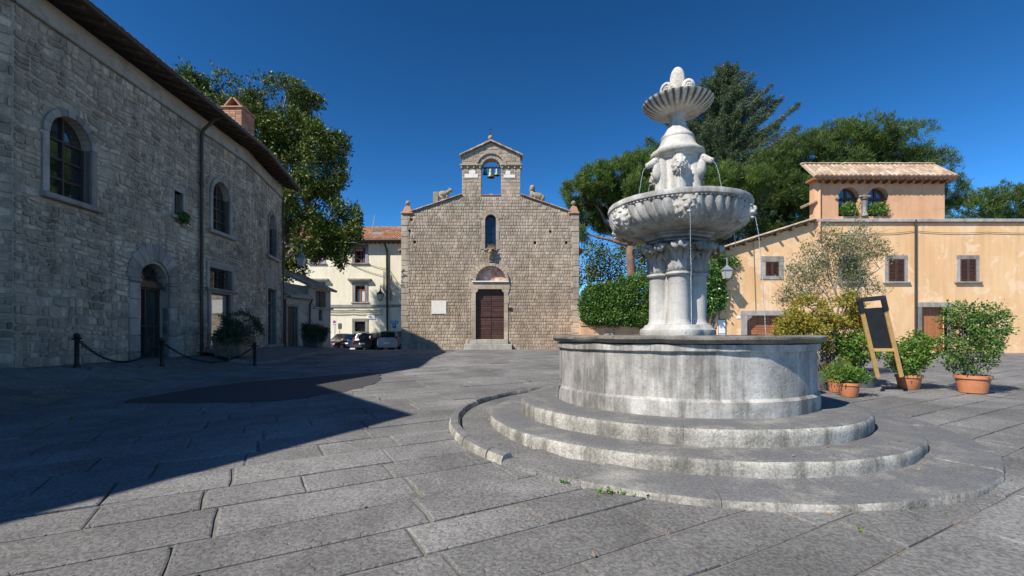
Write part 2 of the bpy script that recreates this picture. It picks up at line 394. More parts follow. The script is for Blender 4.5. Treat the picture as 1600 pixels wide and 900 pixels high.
def ring_stones(parent, name, mat, fr, c, zc, r0, r1, a0, a1, n, d0, d1, gap=.01):
    for i in range(n):
        t0 = lerp(a0, a1, i / n) + gap; t1 = lerp(a0, a1, (i + 1) / n) - gap; mb = MB(); mb.rv = R.random()
        pl = [(c + r0 * math.cos(t), zc + r0 * math.sin(t)) for t in (t0, (t0 + t1) / 2, t1)] + [(c + r1 * math.cos(t), zc + r1 * math.sin(t)) for t in (t1, (t0 + t1) / 2, t0)]
        mb.prism(pl, fr, d0, d1 + R.uniform(-.006, .006)); mb.build(name, mat, parent)
def fbox(mb, fr, s0, s1, z0, z1, d0, d1, bev=.008, r=None):
    c = fr((s0 + s1) / 2, (z0 + z1) / 2, (d0 + d1) / 2); u = (fr(1, 0, 0) - fr(0, 0, 0)); n = (fr(0, 0, 1) - fr(0, 0, 0))
    mb.box(c, (s1 - s0, d1 - d0, z1 - z0), (u, n, V(0, 0, 1)), bev, r)
def part_box(parent, name, mat, fr, s0, s1, z0, z1, d0, d1, bev=.008):
    mb = MB(); mb.rv = R.random(); fbox(mb, fr, s0, s1, z0, z1, d0, d1, bev); return mb.build(name, mat, parent)
def part_prism(parent, name, mat, fr, poly, d0, d1):
    mb = MB(); mb.rv = R.random(); mb.prism(poly, fr, d0, d1); return mb.build(name, mat, parent)
def half_tile(mb, a, b, up, r, n=5, taper=.8, th=0):
    """one curved roof tile from a (lower end) to b"""
    d = (b - a).normalized(); side = d.cross(up).normalized(); up = side.cross(d); p = []
    for c, rr in ((a, r), (b, r * taper)):
        for k in range(n + 1):
            t = PI * k / n; p.append(c + side * (rr * math.cos(t)) + up * (rr * .75 * math.sin(t)))
    F = [(k, k + 1, n + 2 + k, n + 1 + k) for k in range(n)] + [tuple(range(n, -1, -1))]
    mb.add(p, F)

# ------------------------------------------------------------ foliage tools
def unit(a): return a / np.maximum(np.linalg.norm(a, axis=1, keepdims=True), 1e-6)
def leaves(C, n, L, W, up=.3, out=None, ow=.8, jit=.15, fold=.15, spread=None):
    """n leaves on each centre of C: kite-shaped faces with their own random value"""
    k = len(C); C2 = np.repeat(C, n, 0); N = len(C2)
    d = NR.normal(size=(N, 3)); d[:, 2] += up
    d = unit(d)
    if out is not None: d = unit(d + np.repeat(out, n, 0) * ow)
    b = C2 + NR.normal(size=(N, 3)) * jit
    ll = L * NR.uniform(.65, 1.2, (N, 1)); ww = W * NR.uniform(.7, 1.2, (N, 1))
    s = unit(np.cross(d, NR.normal(size=(N, 3)))); nn = np.cross(d, s)
    m = b + d * ll * .5
    Vt = np.stack([b, m + s * ww / 2 + nn * ww * fold, b + d * ll, m - s * ww / 2 + nn * ww * fold], 1).reshape(-1, 3)
    F = np.arange(N * 4).reshape(-1, 4)
    rc = np.repeat(NR.uniform(0, 1, k), n); rnd = np.clip(.55 * rc + .45 * NR.uniform(0, 1, N), 0, 1)
    return Vt, F, np.repeat(rnd, 4)
def cat(parts):
    Vs, Fs, Rs = [], [], []; o = 0
    for v, f, r in parts: Vs.append(v); Fs.append(f + o); Rs.append(r); o += len(v)
    return np.concatenate(Vs), np.concatenate(Fs), np.concatenate(Rs)
def in_lobes(lobes, n, inner=.45, gap=.0, gf=.5, seed=0):
    """points spread through ellipsoid lobes (c, r), thinned by noise so that gaps open; returns points and outward directions"""
    vol = np.array([l[1][0] * l[1][1] * l[1][2] for l in lobes]) ** .75; vol /= vol.sum(); P_, O_ = [], []
    for l, f in zip(lobes, vol):
        m = max(3, int(n * f)); d = unit(NR.normal(size=(m, 3))); rr = NR.uniform(inner ** 3, 1, (m, 1)) ** (1 / 3)
        bumpy = np.array([1 + .28 * mnoise.noise(V(*(q * 2.2 + np.array(l[0])))) for q in d])[:, None]
        p = np.array(l[0]) + d * rr * bumpy * np.array(l[1])
        keep = np.array([mnoise.noise(V(*(q * gf + seed))) > gap for q in p])
        P_.append(p[keep]); O_.append(d[keep])
    return np.concatenate(P_), np.concatenate(O_)
def limb(mb, a, b, r0, r1, wig=.06, n=7, k=7):
    a, b = V(*a), V(*b); L = (b - a).length; pts = []
    for i in range(k + 1):
        t = i / k; p = a.lerp(b, t); e = math.sin(PI * t) * L * wig
        pts.append(p + V(nz(p, .7) * e * 2, nz(p + V(9, 3, 1), .7) * e * 2, nz(p + V(2, 8, 5), .7) * e + e * .6))
    mb.tube(pts, [lerp(r0, r1, i / k) for i in range(k + 1)], n)
    return pts
# ------------------------------------------------------------ ground
def grid_axis(lo, hi, step, far):
    a = [-far, -far / 3] + [lo + step * i for i in range(int((hi - lo) / step) + 1)] + [far / 3, far]; return a
xs = grid_axis(-32, 34, 1.0, 900); ys = grid_axis(-14, 62, 1.0, 900); mb = MB()
pts = [(x, y, gz(x, y) - .016) for y in ys for x in xs]; nx = len(xs)
mb.add(pts, [(j * nx + i, j * nx + i + 1, (j + 1) * nx + i + 1, (j + 1) * nx + i) for j in range(len(ys) - 1) for i in range(nx - 1)])
g0 = mb.build('ground', M['dirt']); tag(g0, 'dark earth and grit showing in the joints under the paving', kind='structure')
FC = V(2.74, 7.74, 0)
def piazza_xmin(y): return lerp(-11.6, -9.2, sm((y - 9) / 8)) if y < 17.2 else (-8.98 - .12 * min(y - 17.2, 4.4) if y < 22 else -9.5 + .16 * (y - 22))
pav = thing('piazza_pavement', (0, 12, 0), 'grey lava stone slab paving across the whole piazza', 'pavement'); pav['kind'] = 'structure'
ca, sa = math.cos(rad(29)), math.sin(rad(29))
slabs = []
v = -34.0
while v < 44:
    wv = R.choice((.5, .55, .6, .66)); u = -30 + R.uniform(0, 1)
    while u < 50:
        lu = R.uniform(.75, 1.9); q = [(u, v), (u + lu, v), (u + lu, v + wv), (u, v + wv)]
        cx, cy = (u + lu / 2) * ca - (v + wv / 2) * sa, (u + lu / 2) * sa + (v + wv / 2) * ca
        ok = -1.5 < cy < 31.4 and piazza_xmin(cy) + .1 < cx < 27 and math.hypot(cx - FC.x, cy - FC.y) > 2.7
        if ok: slabs.append((u, v, lu, wv, cx, cy))
        u += lu
    v += wv
def slab(mb, u, v, lu, wv, cx, cy):
    """one flagstone: slightly crooked outline, worn edges, its own level and tilt"""
    g = .008; dz = R.uniform(-.005, .007); p = []; m0, m1 = R.uniform(.3, .7), R.uniform(.3, .7)
    base = [(0, 0, 1, 1), (m0, 0, 0, 1), (1, 0, -1, 1), (1, m1, -1, 0), (1, 1, -1, -1), (m1, 1, 0, -1), (0, 1, 1, -1), (0, m0, 1, 0)]
    jit = [(R.uniform(-.01, .01), R.uniform(-.01, .01)) for _ in range(8)]; tl = [R.uniform(-.003, .003) for _ in range(8)]
    for ins, h in ((g, -.05), (g + R.uniform(.002, .006), -.006), (g + .02, 0)):
        for k, (fu, fv, sx, sy) in enumerate(base):
            a = u + fu * lu + sx * ins + jit[k][0]; b = v + fv * wv + sy * ins + jit[k][1]; x, y = a * ca - b * sa, a * sa + b * ca
            p.append((x, y, gz(x, y) + h + dz + tl[k]))
    F = [tuple(range(16, 24))]
    for q in (0, 8): F += [(q + k, q + (k + 1) % 8, q + 8 + (k + 1) % 8, q + 8 + k) for k in range(8)]
    mb.add(p, F, R.random())
def shown(s):
    x, y = s[4], s[5]
    if y < 2.2 or abs(x / y) > 1.12: return 0
    if math.hypot(x - FC.x, y - FC.y) < 3.9: return 0
    return s[2] * s[3] / y ** 3
slabs.sort(key=shown, reverse=True)
for s in slabs[:299]:
    mb = MB(); slab(mb, *s); mb.build('paving_slab', M['slab'], pav)
mb = MB()
for s in slabs[299:]: slab(mb, *s)
tag(mb.build('far_paving', M['slab'], pav), kind='stuff')
# left street, beyond the piazza, and the ground right of the hedge
mb = MB()
for y in np.arange(30.6, 60, 1.0):
    for x in np.arange(-26, 30, 1.0):
        q = [(x, y), (x + 1, y), (x + 1, y + 1), (x, y + 1)]; mb.poly([(a, b, gz(a, b) - .012) for a, b in q])
st = mb.build('side_street', M['street']); tag(st, 'grey street surface running past the church to the parked cars', kind='structure')
# resurfaced dark patch
out = [(-7.9, 9.6), (-7.6, 11.2), (-6.9, 12.6), (-6.1, 13.1), (-5.2, 14.0), (-4.2, 14.6), (-3.9, 13.9), (-3.55, 12.7), (-3.6, 11.9), (-3.72, 11.2), (-3.82, 10.75), (-4.3, 10.0), (-4.75, 9.45), (-5.6, 9.35), (-6.3, 9.25), (-7.2, 9.2), (-7.75, 9.3)]
rag = []
for i in range(len(out)):
    a, b = V(*out[i], 0), V(*out[(i + 1) % len(out)], 0)
    for k in range(6):
        p = a.lerp(b, k / 6); rag.append((p.x + nz(p, 2.3) * .12 + nz(p, 7) * .05, p.y + nz(p + V(5, 5, 5), 2.3) * .12 + nz(p + V(7, 7, 7), 7) * .05))
mb = MB(); tri = tessellate_polygon([[V(a, b, 0) for a, b in rag]])
mb.add([(a, b, gz(a, b) + .011) for a, b in rag], [tuple(t) for t in tri])
n = len(rag); mb.add([(a, b, gz(a, b) + .011) for a, b in rag] + [(a, b, gz(a, b) - .04) for a, b in rag], [(i, (i + 1) % n, (i + 1) % n + n, i + n) for i in range(n)])
tag(mb.build('road_patch', M['asphalt']), 'ragged dark asphalt patch laid over the piazza paving', kind='structure')

# raised pavement along the left building
def walk(pts2, zoff):
    return [(x, y, gz(x, y) + zoff) for x, y in pts2]
edge = [(-10.05, 16.55), (-9.45, 16.8), (-9.1, 17.3), (-9.02, 18.2), (-9.2, 20), (-9.45, 22), (-9.3, 24), (-9.2, 25.6), (-9.5, 27.4), (-10.4, 29.5), (-11.2, 30.6)]
inner = [(-11.9, 17.2), (-11.75, 18), (-11.75, 18.6), (-11.8, 19.4), (-11.85, 21), (-12.1, 22.4), (-12.5, 24.2), (-12.8, 26), (-13, 27.4), (-12.6, 29.5), (-11.9, 30.7)]
mb = MB(); n = len(edge); ns = 6
for i in range(n - 1):
    for k in range(ns):
        q = []
        for a, b in ((i, k), (i + 1, k), (i + 1, k + 1), (i, k + 1)):
            t = b / ns; x, y = lerp(edge[a][0], inner[a][0], t), lerp(edge[a][1], inner[a][1], t); q.append((x, y, gz(x, y) + .105))
        mb.poly(q)
sw = mb.build('raised_pavement', M['street']); tag(sw, 'raised grey pavement in front of the rubble stone building', kind='structure')
for i in range(n - 1):
    a, b = V(*edge[i], 0), V(*edge[i + 1], 0); L = (b - a).length; m = max(1, round(L / .8)); d = (b - a).normalized(); nr = V(d.y, -d.x, 0)
    for k in range(m):
        c = a.lerp(b, (k + .5) / m) - nr * .06; mb = MB(); z0, z1 = gz(*a.lerp(b, k / m).xy), gz(*a.lerp(b, (k + 1) / m).xy)
        t = V(d.x, d.y, (z1 - z0) / (L / m)).normalized(); mb.rv = R.random()
        mb.box((c.x, c.y, (z0 + z1) / 2 + .035), (L / m - .012, .17, .16), (t, nr, t.cross(nr)), .018); mb.build('kerb_stone', M['slab'], sw)

# ------------------------------------------------------------ fountain
TH = rad(19.5); CV = V(-math.sin(TH), -math.cos(TH), 0); RV = V(math.cos(TH), -math.sin(TH), 0)   # towards viewer, to the right
fo = thing('fountain', (FC.x, FC.y, .2), 'tall carved stone fountain with two bowls on a round basin and steps', 'fountain')
def fl(mb, prof, n=64, fun=None, a0=-PI, a1=PI, r=None): return mb.lathe(prof, FC, n, fun, a0, a1, CV, RV, r)
def fp(q, a, z): return FC + CV * (q * math.cos(a)) + RV * (q * math.sin(a)) + V(0, 0, z)
def erode(amp, fr_, amp2=0):
    def f(t, q, z, i):
        p = (q * math.cos(t), q * math.sin(t), z); e = nz(p, fr_) * amp + nz(p, fr_ * 3.1) * amp * .5
        return q + e, z + nz((p[0] + 7, p[1], p[2]), fr_) * amp2
    return f
# outer paving ring and kerb
def ring_sector(name, r0, r1, a0, a1, h0, h1, mat, round_=0, n=6, rough_=.012):
    mb = MB(); mb.rv = R.random(); prof = [(r0, h0), (r0, h1 - round_), (r0 + round_ * .6, h1), (r1 - round_ * 1.4, h1), (r1 - round_ * .4, h1 - round_ * .35), (r1, h1 - round_ * 1.2), (r1, h0)]
    p = []; m = len(prof)
    for k in range(n + 1):
        t = lerp(a0, a1, k / n)
        for (q, h) in prof:
            e = nz((q * math.cos(t), q * math.sin(t), h), 3.1) * rough_; c = fp(q + e, t, 0); p.append((c.x, c.y, gz(c.x, c.y) + h + e * .6))
    F = [(k * m + i, (k + 1) * m + i, (k + 1) * m + (i + 1) % m, k * m + (i + 1) % m) for k in range(n) for i in range(m)] + [tuple(range(m)), tuple(n * m + i for i in range(m))[::-1]]
    mb.add(p, F); return mb.build(name, mat, fo, smooth='auto')
a = -155
while a < 205:
    s = R.uniform(17, 24)
    for lim in (-32, -14):
        if a < lim - 1e-6 < a + s + 8: s = lim - a; break
    ring_sector('paving_stone', 2.9, 3.56 if a < -32 else 3.74, rad(a + .05), rad(a + s - .05), -.05, .035 if a < -32 else .05 if a < -14 else .06 + R.uniform(0, .025), M['slab'] if a < -14 else M['step'], 0 if a < -32 else .035, 10, .035 if a >= -32 else .008); a += s
a = -152
while a < -33:
    s = R.choice((7.5, 9, 10.5, 12)); ring_sector('kerb_stone', 3.58, 3.75, rad(a + .16), rad(min(a + s, -30) - .16), -.05, .115 + R.uniform(-.008, .008), M['step'], .06, 6, .02); a += s
# two steps, each of cut arc stones
for rr, zt, r_in, zb in ((3.1, .392, 2.35, .05), (2.58, .605, 1.7, .36)):
    a = R.uniform(-180, -165); e0 = a + 360
    while a < e0 - 1:
        s = min(R.uniform(22, 34), e0 - a); s = e0 - a if e0 - a - s < 12 else s
        mb = MB(); mb.rv = R.random()
        prof = [(r_in, zb), (r_in, zt), (rr - .4, zt), (rr - .2, zt + .002), (rr - .055, zt - .004), (rr - .02, zt - .02), (rr, zt - .05), (rr + .004, zt - .1), (rr - .006, zb)]
        fl(mb, prof, 16, erode(.012, 2.2, .006), rad(a + .03), rad(a + s - .03)); mb.build('step_stone', M['step'], fo, smooth='auto'); a += s
# basin
def arc_blocks(name, prof, er, n, lo, hi, gap=.05, mat='fount'):
    a = R.uniform(-180, -160); e0 = a + 360
    while a < e0 - 1:
        w_ = R.uniform(lo, hi); w_ = e0 - a if e0 - a - w_ < lo * .7 else w_
        mb = MB(); mb.rv = R.random(); fl(mb, prof, max(6, int(w_ / 3)), er, rad(a + gap), rad(a + w_ - gap)); mb.build(name, M[mat], fo, smooth='auto'); a += w_
arc_blocks('plinth_block', [(1.8, .59), (1.985, .59), (1.99, .72), (1.985, .8), (1.95, .835), (1.8, .835)], erode(.008, 3, .004), 0, 30, 50)
arc_blocks('basin_block', [(1.68, .8), (1.945, .8), (1.94, 1.0), (1.94, 1.2), (1.942, 1.44), (1.68, 1.44)], erode(.008, 2.4), 0, 36, 58)
arc_blocks('basin_band', [(1.7, 1.415), (1.968, 1.42), (1.984, 1.435), (1.984, 1.515), (1.7, 1.525)], erode(.006, 4, .008), 0, 40, 70)
arc_blocks('rim_block', [(1.67, 1.45), (1.9, 1.52), (2.005, 1.53), (2.03, 1.545), (2.06, 1.582), (2.058, 1.61), (2.03, 1.628), (1.9, 1.632), (1.69, 1.628), (1.67, 1.6)], erode(.02, 3.6, .012), 0, 32, 55, .08, 'frim')
mb = MB(); fl(mb, [(.01, 1.50), (1.68, 1.50)], 48); mb.build('basin_water', M['pool'], fo)
mb = MB()
for k, (aa, zz, sz) in enumerate(((rad(-67), .74, 1.0),)):
    c = fp(1.97, aa, zz); rr_ = V(c.x - FC.x, c.y - FC.y, 0).normalized(); t = V(-rr_.y, rr_.x, 0)
    q = lambda s, z, d: c + t * s + rr_ * d + V(0, 0, z)
    mb.prism([(-.07, -.12), (.06, -.12), (.1, .02), (.14, .09), (.05, .1), (.03, .2), (-.03, .16), (-.12, .07)], lambda s, z, d=0: q(s, z, d), -.02, .03)
mb.build('broken_spout', M['slab'], fo)
# column cluster
mb = MB()
def lobed(k, amp, ph=0): return lambda t, q, z, i: (q * (1 + amp * abs(math.cos(k / 2 * (t - ph))) - amp * .5) + .018 * nz((q * math.cos(t), q * math.sin(t), z), 5), z)
PH = rad(4)
fl(mb, [(.3, 1.3), (.52, 1.3), (.545, 1.5), (.535, 1.6), (.56, 1.66), (.55, 1.72), (.5, 1.755), (.485, 1.79), (.47, 1.8), (.2, 1.8)], 64, lobed(4, .16, PH)); mb.build('column_base', M['fcol'], fo, smooth='auto')
mb = MB(); fl(mb, [(.26, 1.75), (.25, 3.2)], 24); mb.build('column_core', M['fount'], fo, smooth=True)
for k in range(4):
    aa = PH + k * PI / 2; c = fp(.285, aa, 0); mb = MB()
    ef = lambda t, q, z, i: (q + .008 * nz((c.x + q * math.cos(t), c.y + q * math.sin(t), z), 4), z)
    mb.lathe([(.19, 1.78), (.195, 1.81), (.172, 1.84), (.165, 1.9), (.168, 2.2), (.162, 2.56), (.17, 2.585)], c, 24, ef); col = mb.build('column', M['fcol'], fo, smooth='auto')
    mb = MB(); mb.lathe([(.15, 2.58), (.198, 2.585), (.212, 2.605), (.205, 2.63), (.165, 2.645)], c, 24); mb.build('neck_ring', M['fountd'], col, smooth='auto')
    # leafy capital
    mb = MB(); mb.lathe([(.155, 2.63), (.15, 2.75), (.165, 2.9), (.19, 3.0), (.2, 3.06), (.12, 3.08)], c, 20); cap = mb.build('capital', M['fountd'], fo, smooth='auto')
    for j in range(6):
        la = aa + (j - 2) * PI / 3; big = j in (1, 2, 3); d = CV * math.cos(la) + RV * math.sin(la); sd = V(-d.y, d.x, 0); mb = MB()
        H = .44 if big else .34; p = []; nn = 9; mm = 7
        for i in range(nn):
            t = i / (nn - 1); out_ = .178 + .02 * t + .34 * max(0, t - .3) ** 1.5 + (.05 * math.sin(max(0, t - .75) / .25 * PI) if t > .75 else 0)
            zz = 2.64 + H * math.sin(min(1, t * 1.08) * PI / 2) - (.09 * ((t - .8) / .2) ** 2 if t > .8 else 0)
            wd = (.085 + .075 * math.sin(t * PI * .8)) * (1 if t < .85 else 1 - .5 * (t - .85) / .15)
            for m in range(mm):
                s = (m / (mm - 1) - .5) * 2; rib = .016 * math.cos(s * PI * 3.0); p.append(c + d * (out_ - .04 * s * s + rib) + sd * (wd * s * (1 + .07 * math.sin(t * 17))) + V(0, 0, zz - .04 * abs(s) * t))
        mb.add(p, [(i * mm + m, i * mm + m + 1, (i + 1) * mm + m + 1, (i + 1) * mm + m) for i in range(nn - 1) for m in range(mm - 1)])
        lf = mb.build('acanthus_leaf', M['fountd'], cap, smooth=True); md = lf.modifiers.new('thick', 'SOLIDIFY'); md.thickness = .03
for k in range(4):
    c = fp(.36, PH + rad(-42) + k * PI / 2, 0); mb = MB()
    mb.lathe([(.0, 3.04), (.05, 3.04), (.035, 3.09), (.058, 3.13), (.062, 3.17), (.04, 3.23), (.02, 3.26), (0, 3.27)], c, 10, lambda t, q, z, i: (q * (1 + .15 * math.cos(5 * t + i)), z)); mb.build('pine_cone', M['fountd'], fo, smooth=True)
mb = MB(); e8 = [rad(22.5) + k * PI / 4 for k in range(8)]
def octo(rs):
    p = [fp(q, t, z) for q, z in rs for t in e8]; F = [(i * 8 + k, i * 8 + (k + 1) % 8, (i + 1) * 8 + (k + 1) % 8, (i + 1) * 8 + k) for i in range(len(rs) - 1) for k in range(8)]; mb.add(p, F + [tuple(range(8))[::-1], tuple((len(rs) - 1) * 8 + k for k in range(8))])
octo([(.4, 3.1), (.47, 3.13), (.48, 3.16), (.54, 3.175), (.55, 3.21), (.6, 3.23), (.61, 3.26), (.56, 3.29)]); mb.build('bowl_support', M['fountd'], fo, smooth='auto')
# large bowl: gadrooned outside, beads under the lip, six lion masks
mb = MB(); fl(mb, [(.45, 3.25), (.6, 3.245), (.8, 3.275), (.94, 3.34), (1.02, 3.43), (1.055, 3.54), (1.06, 3.64), (1.1, 3.655), (1.125, 3.675), (1.13, 3.72), (1.115, 3.752), (1.05, 3.76), (1.0, 3.75), (.96, 3.7), (.8, 3.6), (.3, 3.58)], 120, erode(.008, 5, .004)); bowl = mb.build('large_bowl', M['fountd'], fo, smooth='auto')
NG = 46; mb = MB(); p = []; nn, mm = 9, 5
for i in range(nn):
    t = i / (nn - 1); q = .9 + .165 * math.sin(t * PI / 2); z = 3.31 + .315 * t ** 1.25; sh = .11 * (1 - t) ** 1.3
    for m in range(mm):
        s = (m / (mm - 1) - .5) * 2; ang = (s * .5 * .96 * (.35 + .65 * t ** .5) if t < .3 else s * .48) * 2 * PI / NG + sh
        p.append(fp(q + .07 * math.sin(min(1, t * 1.8 + .15) * PI / 2) * math.sqrt(max(0, 1 - s * s * .98)) - .022, ang, z))
mb.add(p, [(i * mm + m, i * mm + m + 1, (i + 1) * mm + m + 1, (i + 1) * mm + m) for i in range(nn - 1) for m in range(mm - 1)]); g1 = mb.build('gadroon', M['fountd'], bowl, smooth=True)
mk = [rad(8 + 60 * k) for k in range(6)]
def off_mask(a, lim): return min(abs((a - m + PI) % (2 * PI) - PI) for m in mk) > lim
for k in range(NG):
    a = 2 * PI * k / NG
    if not off_mask(a + rad(1), rad(7)): continue
    o = g1 if g1.get('used') is None else g1.copy()
    if g1.get('used') is None: g1['used'] = 1
    else: COL.objects.link(o)
    o.rotation_euler.z = a
del g1['used']
mb = MB()
for k in range(104):
    a = 2 * PI * k / 104; mb.ball(fp(1.085, a, 3.648), (.025, .025, .021), None, 6, 4)
tag(mb.build('bead_moulding', M['fountd'], bowl, smooth=True), kind='stuff')
def lion_face(mb, o, d, s, up=V(0, 0, 1), vs=1.12):
    """carved lion head: mane of curls, brow, cheeks, muzzle with an open mouth, nose and ears; d = facing"""
    sd = d.cross(up).normalized(); ax = (sd, d, up)
    for rr, dd, k, ph in ((.168, -.035, 11, 0), (.135, .0, 10, .3)):
        mb.ball(o + d * (dd * s), (rr * s, rr * s * vs, .062 * s), (sd, up, d), 44, 8, f=lambda t, th: .1 * math.cos(k * t + ph) + .05 * math.cos(2 * k * t + 1 + ph))
    mb.ball(o + d * .01 * s, (.09 * s, .085 * s, .108 * s * vs), ax, 14, 9)
    up = up * vs
    for e in (-1, 1):
        mb.ball(o + sd * (.045 * s * e) + up * (.045 * s) + d * (.066 * s), (.036 * s, .024 * s, .014 * s), ax, 8, 5)
        mb.ball(o + sd * (.035 * s * e) - up * (.03 * s) + d * (.085 * s), (.036 * s, .034 * s, .028 * s), ax, 8, 5)
        mb.ball(o + sd * (.09 * s * e) + up * (.09 * s) + d * (.03 * s), (.026 * s, .02 * s, .03 * s), ax, 7, 5)
    mb.ball(o + d * (.095 * s) + up * (.012 * s), (.022 * s, .035 * s, .042 * s), ax, 8, 5)
    mb.ball(o + d * (.075 * s) - up * (.085 * s), (.032 * s, .03 * s, .02 * s), ax, 8, 5)
def jet(p0, v0, zend, r=.007, name='water_jet'):
    pts = []; t = 0
    while True:
        q = V(p0.x + v0.x * t, p0.y + v0.y * t, p0.z + v0.z * t - 4.9 * t * t)
        if q.z < zend: break
        pts.append(q + V(nz(q, 9) * .006, nz(q + V(3, 3, 3), 9) * .006, 0)); t += .016
    mb = MB(); mb.tube(pts, [r * (1 + .35 * nz(q, 25)) for q in pts], 6); return mb.build(name, M['jet'], fo, smooth=True)
for a in mk:
    d = CV * math.cos(a) + RV * math.sin(a); mb = MB(); lion_face(mb, fp(1.055, a, 3.52), (d + V(0, 0, -.12)).normalized(), 1.18)
    for k in range(5): mb.ball(fp(1.0, a + (k - 2) * .05, 3.37 - .03 * (k % 2)), (.035, .035, .05), None, 6, 5)
    mb.build('lion_mask', M['fountw'], bowl, smooth=True)
    jet(fp(1.15, a, 3.45), d * .28, 1.5 if abs(a - rad(8)) < .1 or abs(a - rad(68)) < .1 else 3.1, .005)
mb = MB(); fl(mb, [(.01, 3.705), (.97, 3.705)], 40); mb.build('bowl_water', M['pool'], fo)
# upper pedestal: six buttresses ending in lion and horse heads
mb = MB(); fl(mb, [(.4, 3.58), (.4, 3.78), (.35, 3.86), (.315, 3.98), (.3, 4.15), (.3, 4.4), (.315, 4.5), (.28, 4.56)], 72, erode(.006, 5)); ped = mb.build('upper_pedestal', M['fountw'], fo, smooth='auto')
for k in range(6):
    a = rad(5 + 60 * k); d = CV * math.cos(a) + RV * math.sin(a); up = V(0, 0, 1); sd = V(-d.y, d.x, 0); mb = MB()
    mb.tube([fp(.33, a, 3.6), fp(.32, a, 3.76), fp(.285, a, 3.9), fp(.27, a, 4.1), fp(.275, a, 4.35), fp(.27, a, 4.52)], [.155, .15, .13, .12, .115, .1], 14); mb.build('buttress', M['fountw'], ped, smooth='auto'); mb = MB()
    if k % 2 == 0:                               # lion head on its buttress
        mb.tube([fp(.3, a, 4.28), fp(.4, a, 4.31)], [.1, .1], 10); lion_face(mb, fp(.41, a, 4.31), (d + V(0, 0, -.1)).normalized(), .74, vs=1.3)
        mb.build('lion_head', M['fountw'], ped, smooth=True); jet(fp(.485, a, 4.24), d * .25, 3.7, .006)
    else:                                        # horse head: neck, deep jaw, tapering face, muzzle, ears, eyes, mane
        mb.tube([fp(.3, a, 4.14), fp(.37, a, 4.28), fp(.385, a, 4.4), fp(.36, a, 4.47)], [.1, .105, .085, .06], 12, flat=[.75] * 4)
        mb.tube([fp(.35, a, 4.47), fp(.385, a, 4.462), fp(.43, a, 4.44), fp(.48, a, 4.42), fp(.53, a, 4.395), fp(.565, a, 4.375), fp(.585, a, 4.365)], [.045, .075, .078, .058, .047, .048, .026], 12, flat=[.72] * 7)
        mb.ball(fp(.415, a, 4.4), (.05, .045, .065), (d, sd, up), 10, 7)
        for e in (-1, 1):
            mb.tube([fp(.37, a, 4.51) + sd * (.028 * e), fp(.36, a, 4.565) + sd * (.036 * e)], [.02, .004], 6); mb.ball(fp(.435, a, 4.462) + sd * (.05 * e), (.02, .012, .014), (d, sd, up), 7, 5); mb.ball(fp(.565, a, 4.39) + sd * (.028 * e), .012, None, 6, 4)
        for j in range(7): mb.ball(fp(.345 - .006 * j, a, 4.5 - .045 * j), (.03, .025, .032), (d, sd, up), 6, 4)
        mb.build('horse_head', M['fountw'], ped, smooth=True); jet(fp(.585, a, 4.35), d * .42, 3.7, .006)
mb = MB(); fl(mb, [(.28, 4.49), (.35, 4.51), (.36, 4.535), (.4, 4.55), (.426, 4.58), (.434, 4.61), (.424, 4.635), (.37, 4.672), (.315, 4.725), (.288, 4.77), (.27, 4.82), (.258, 4.855), (.264, 4.868), (.264, 4.895), (.25, 4.915), (.232, 4.925), (.2, 4.98), (.168, 5.035), (.14, 5.08)], 56, erode(.005, 7, .003)); mb.build('bell_shaped_cap', M['fountw'], fo, smooth='auto')
mb = MB(); fl(mb, [(.12, 5.06), (.14, 5.075), (.142, 5.11), (.125, 5.13), (.117, 5.17), (.125, 5.22), (.15, 5.26), (.16, 5.29)], 28, erode(.008, 9)); mb.build('stem', M['fountw'], fo, smooth='auto')
NF = 30
def flute(t, q, z, i):
    c_ = abs(math.cos(NF / 2 * t)) ** .6; am = (0, 0, .03, .045, .05, .05, .045, .03, .015, 0, 0, 0)[i]; return (q * (1 - am * (1 - c_)) + .006 * nz((q * math.cos(t) * 3, q * math.sin(t) * 3, z), 3), z + .004 * nz((t * 9, q, z), 2))
mb = MB(); prof = [(.1, 5.275), (.2, 5.275), (.29, 5.285), (.37, 5.305), (.44, 5.34), (.5, 5.385), (.54, 5.425), (.558, 5.447), (.562, 5.465), (.535, 5.48), (.42, 5.43), (.1, 5.38)]; nf = NF * 10
fl(mb, prof, nf, flute)
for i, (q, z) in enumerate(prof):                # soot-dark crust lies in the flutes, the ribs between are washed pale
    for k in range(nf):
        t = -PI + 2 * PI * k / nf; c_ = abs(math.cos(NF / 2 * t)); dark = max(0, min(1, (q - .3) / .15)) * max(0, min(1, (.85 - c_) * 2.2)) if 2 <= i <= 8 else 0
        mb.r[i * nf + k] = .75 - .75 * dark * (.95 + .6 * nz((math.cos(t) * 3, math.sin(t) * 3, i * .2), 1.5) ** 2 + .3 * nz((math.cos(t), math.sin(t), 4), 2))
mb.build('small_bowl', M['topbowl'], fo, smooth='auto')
fx = (RV, CV, V(0, 0, 1))                        # fleuron: tall rounded leaf between two scrolls
mb = MB(); mb.rv = .7; mb.ball(fp(0, 0, 5.76), (.15, .075, .315), fx, 18, 14, f=lambda t, th: -.45 * (1 + math.cos(th)) * .5); mb.build('finial_leaf', M['topbowl'], fo, smooth=True)
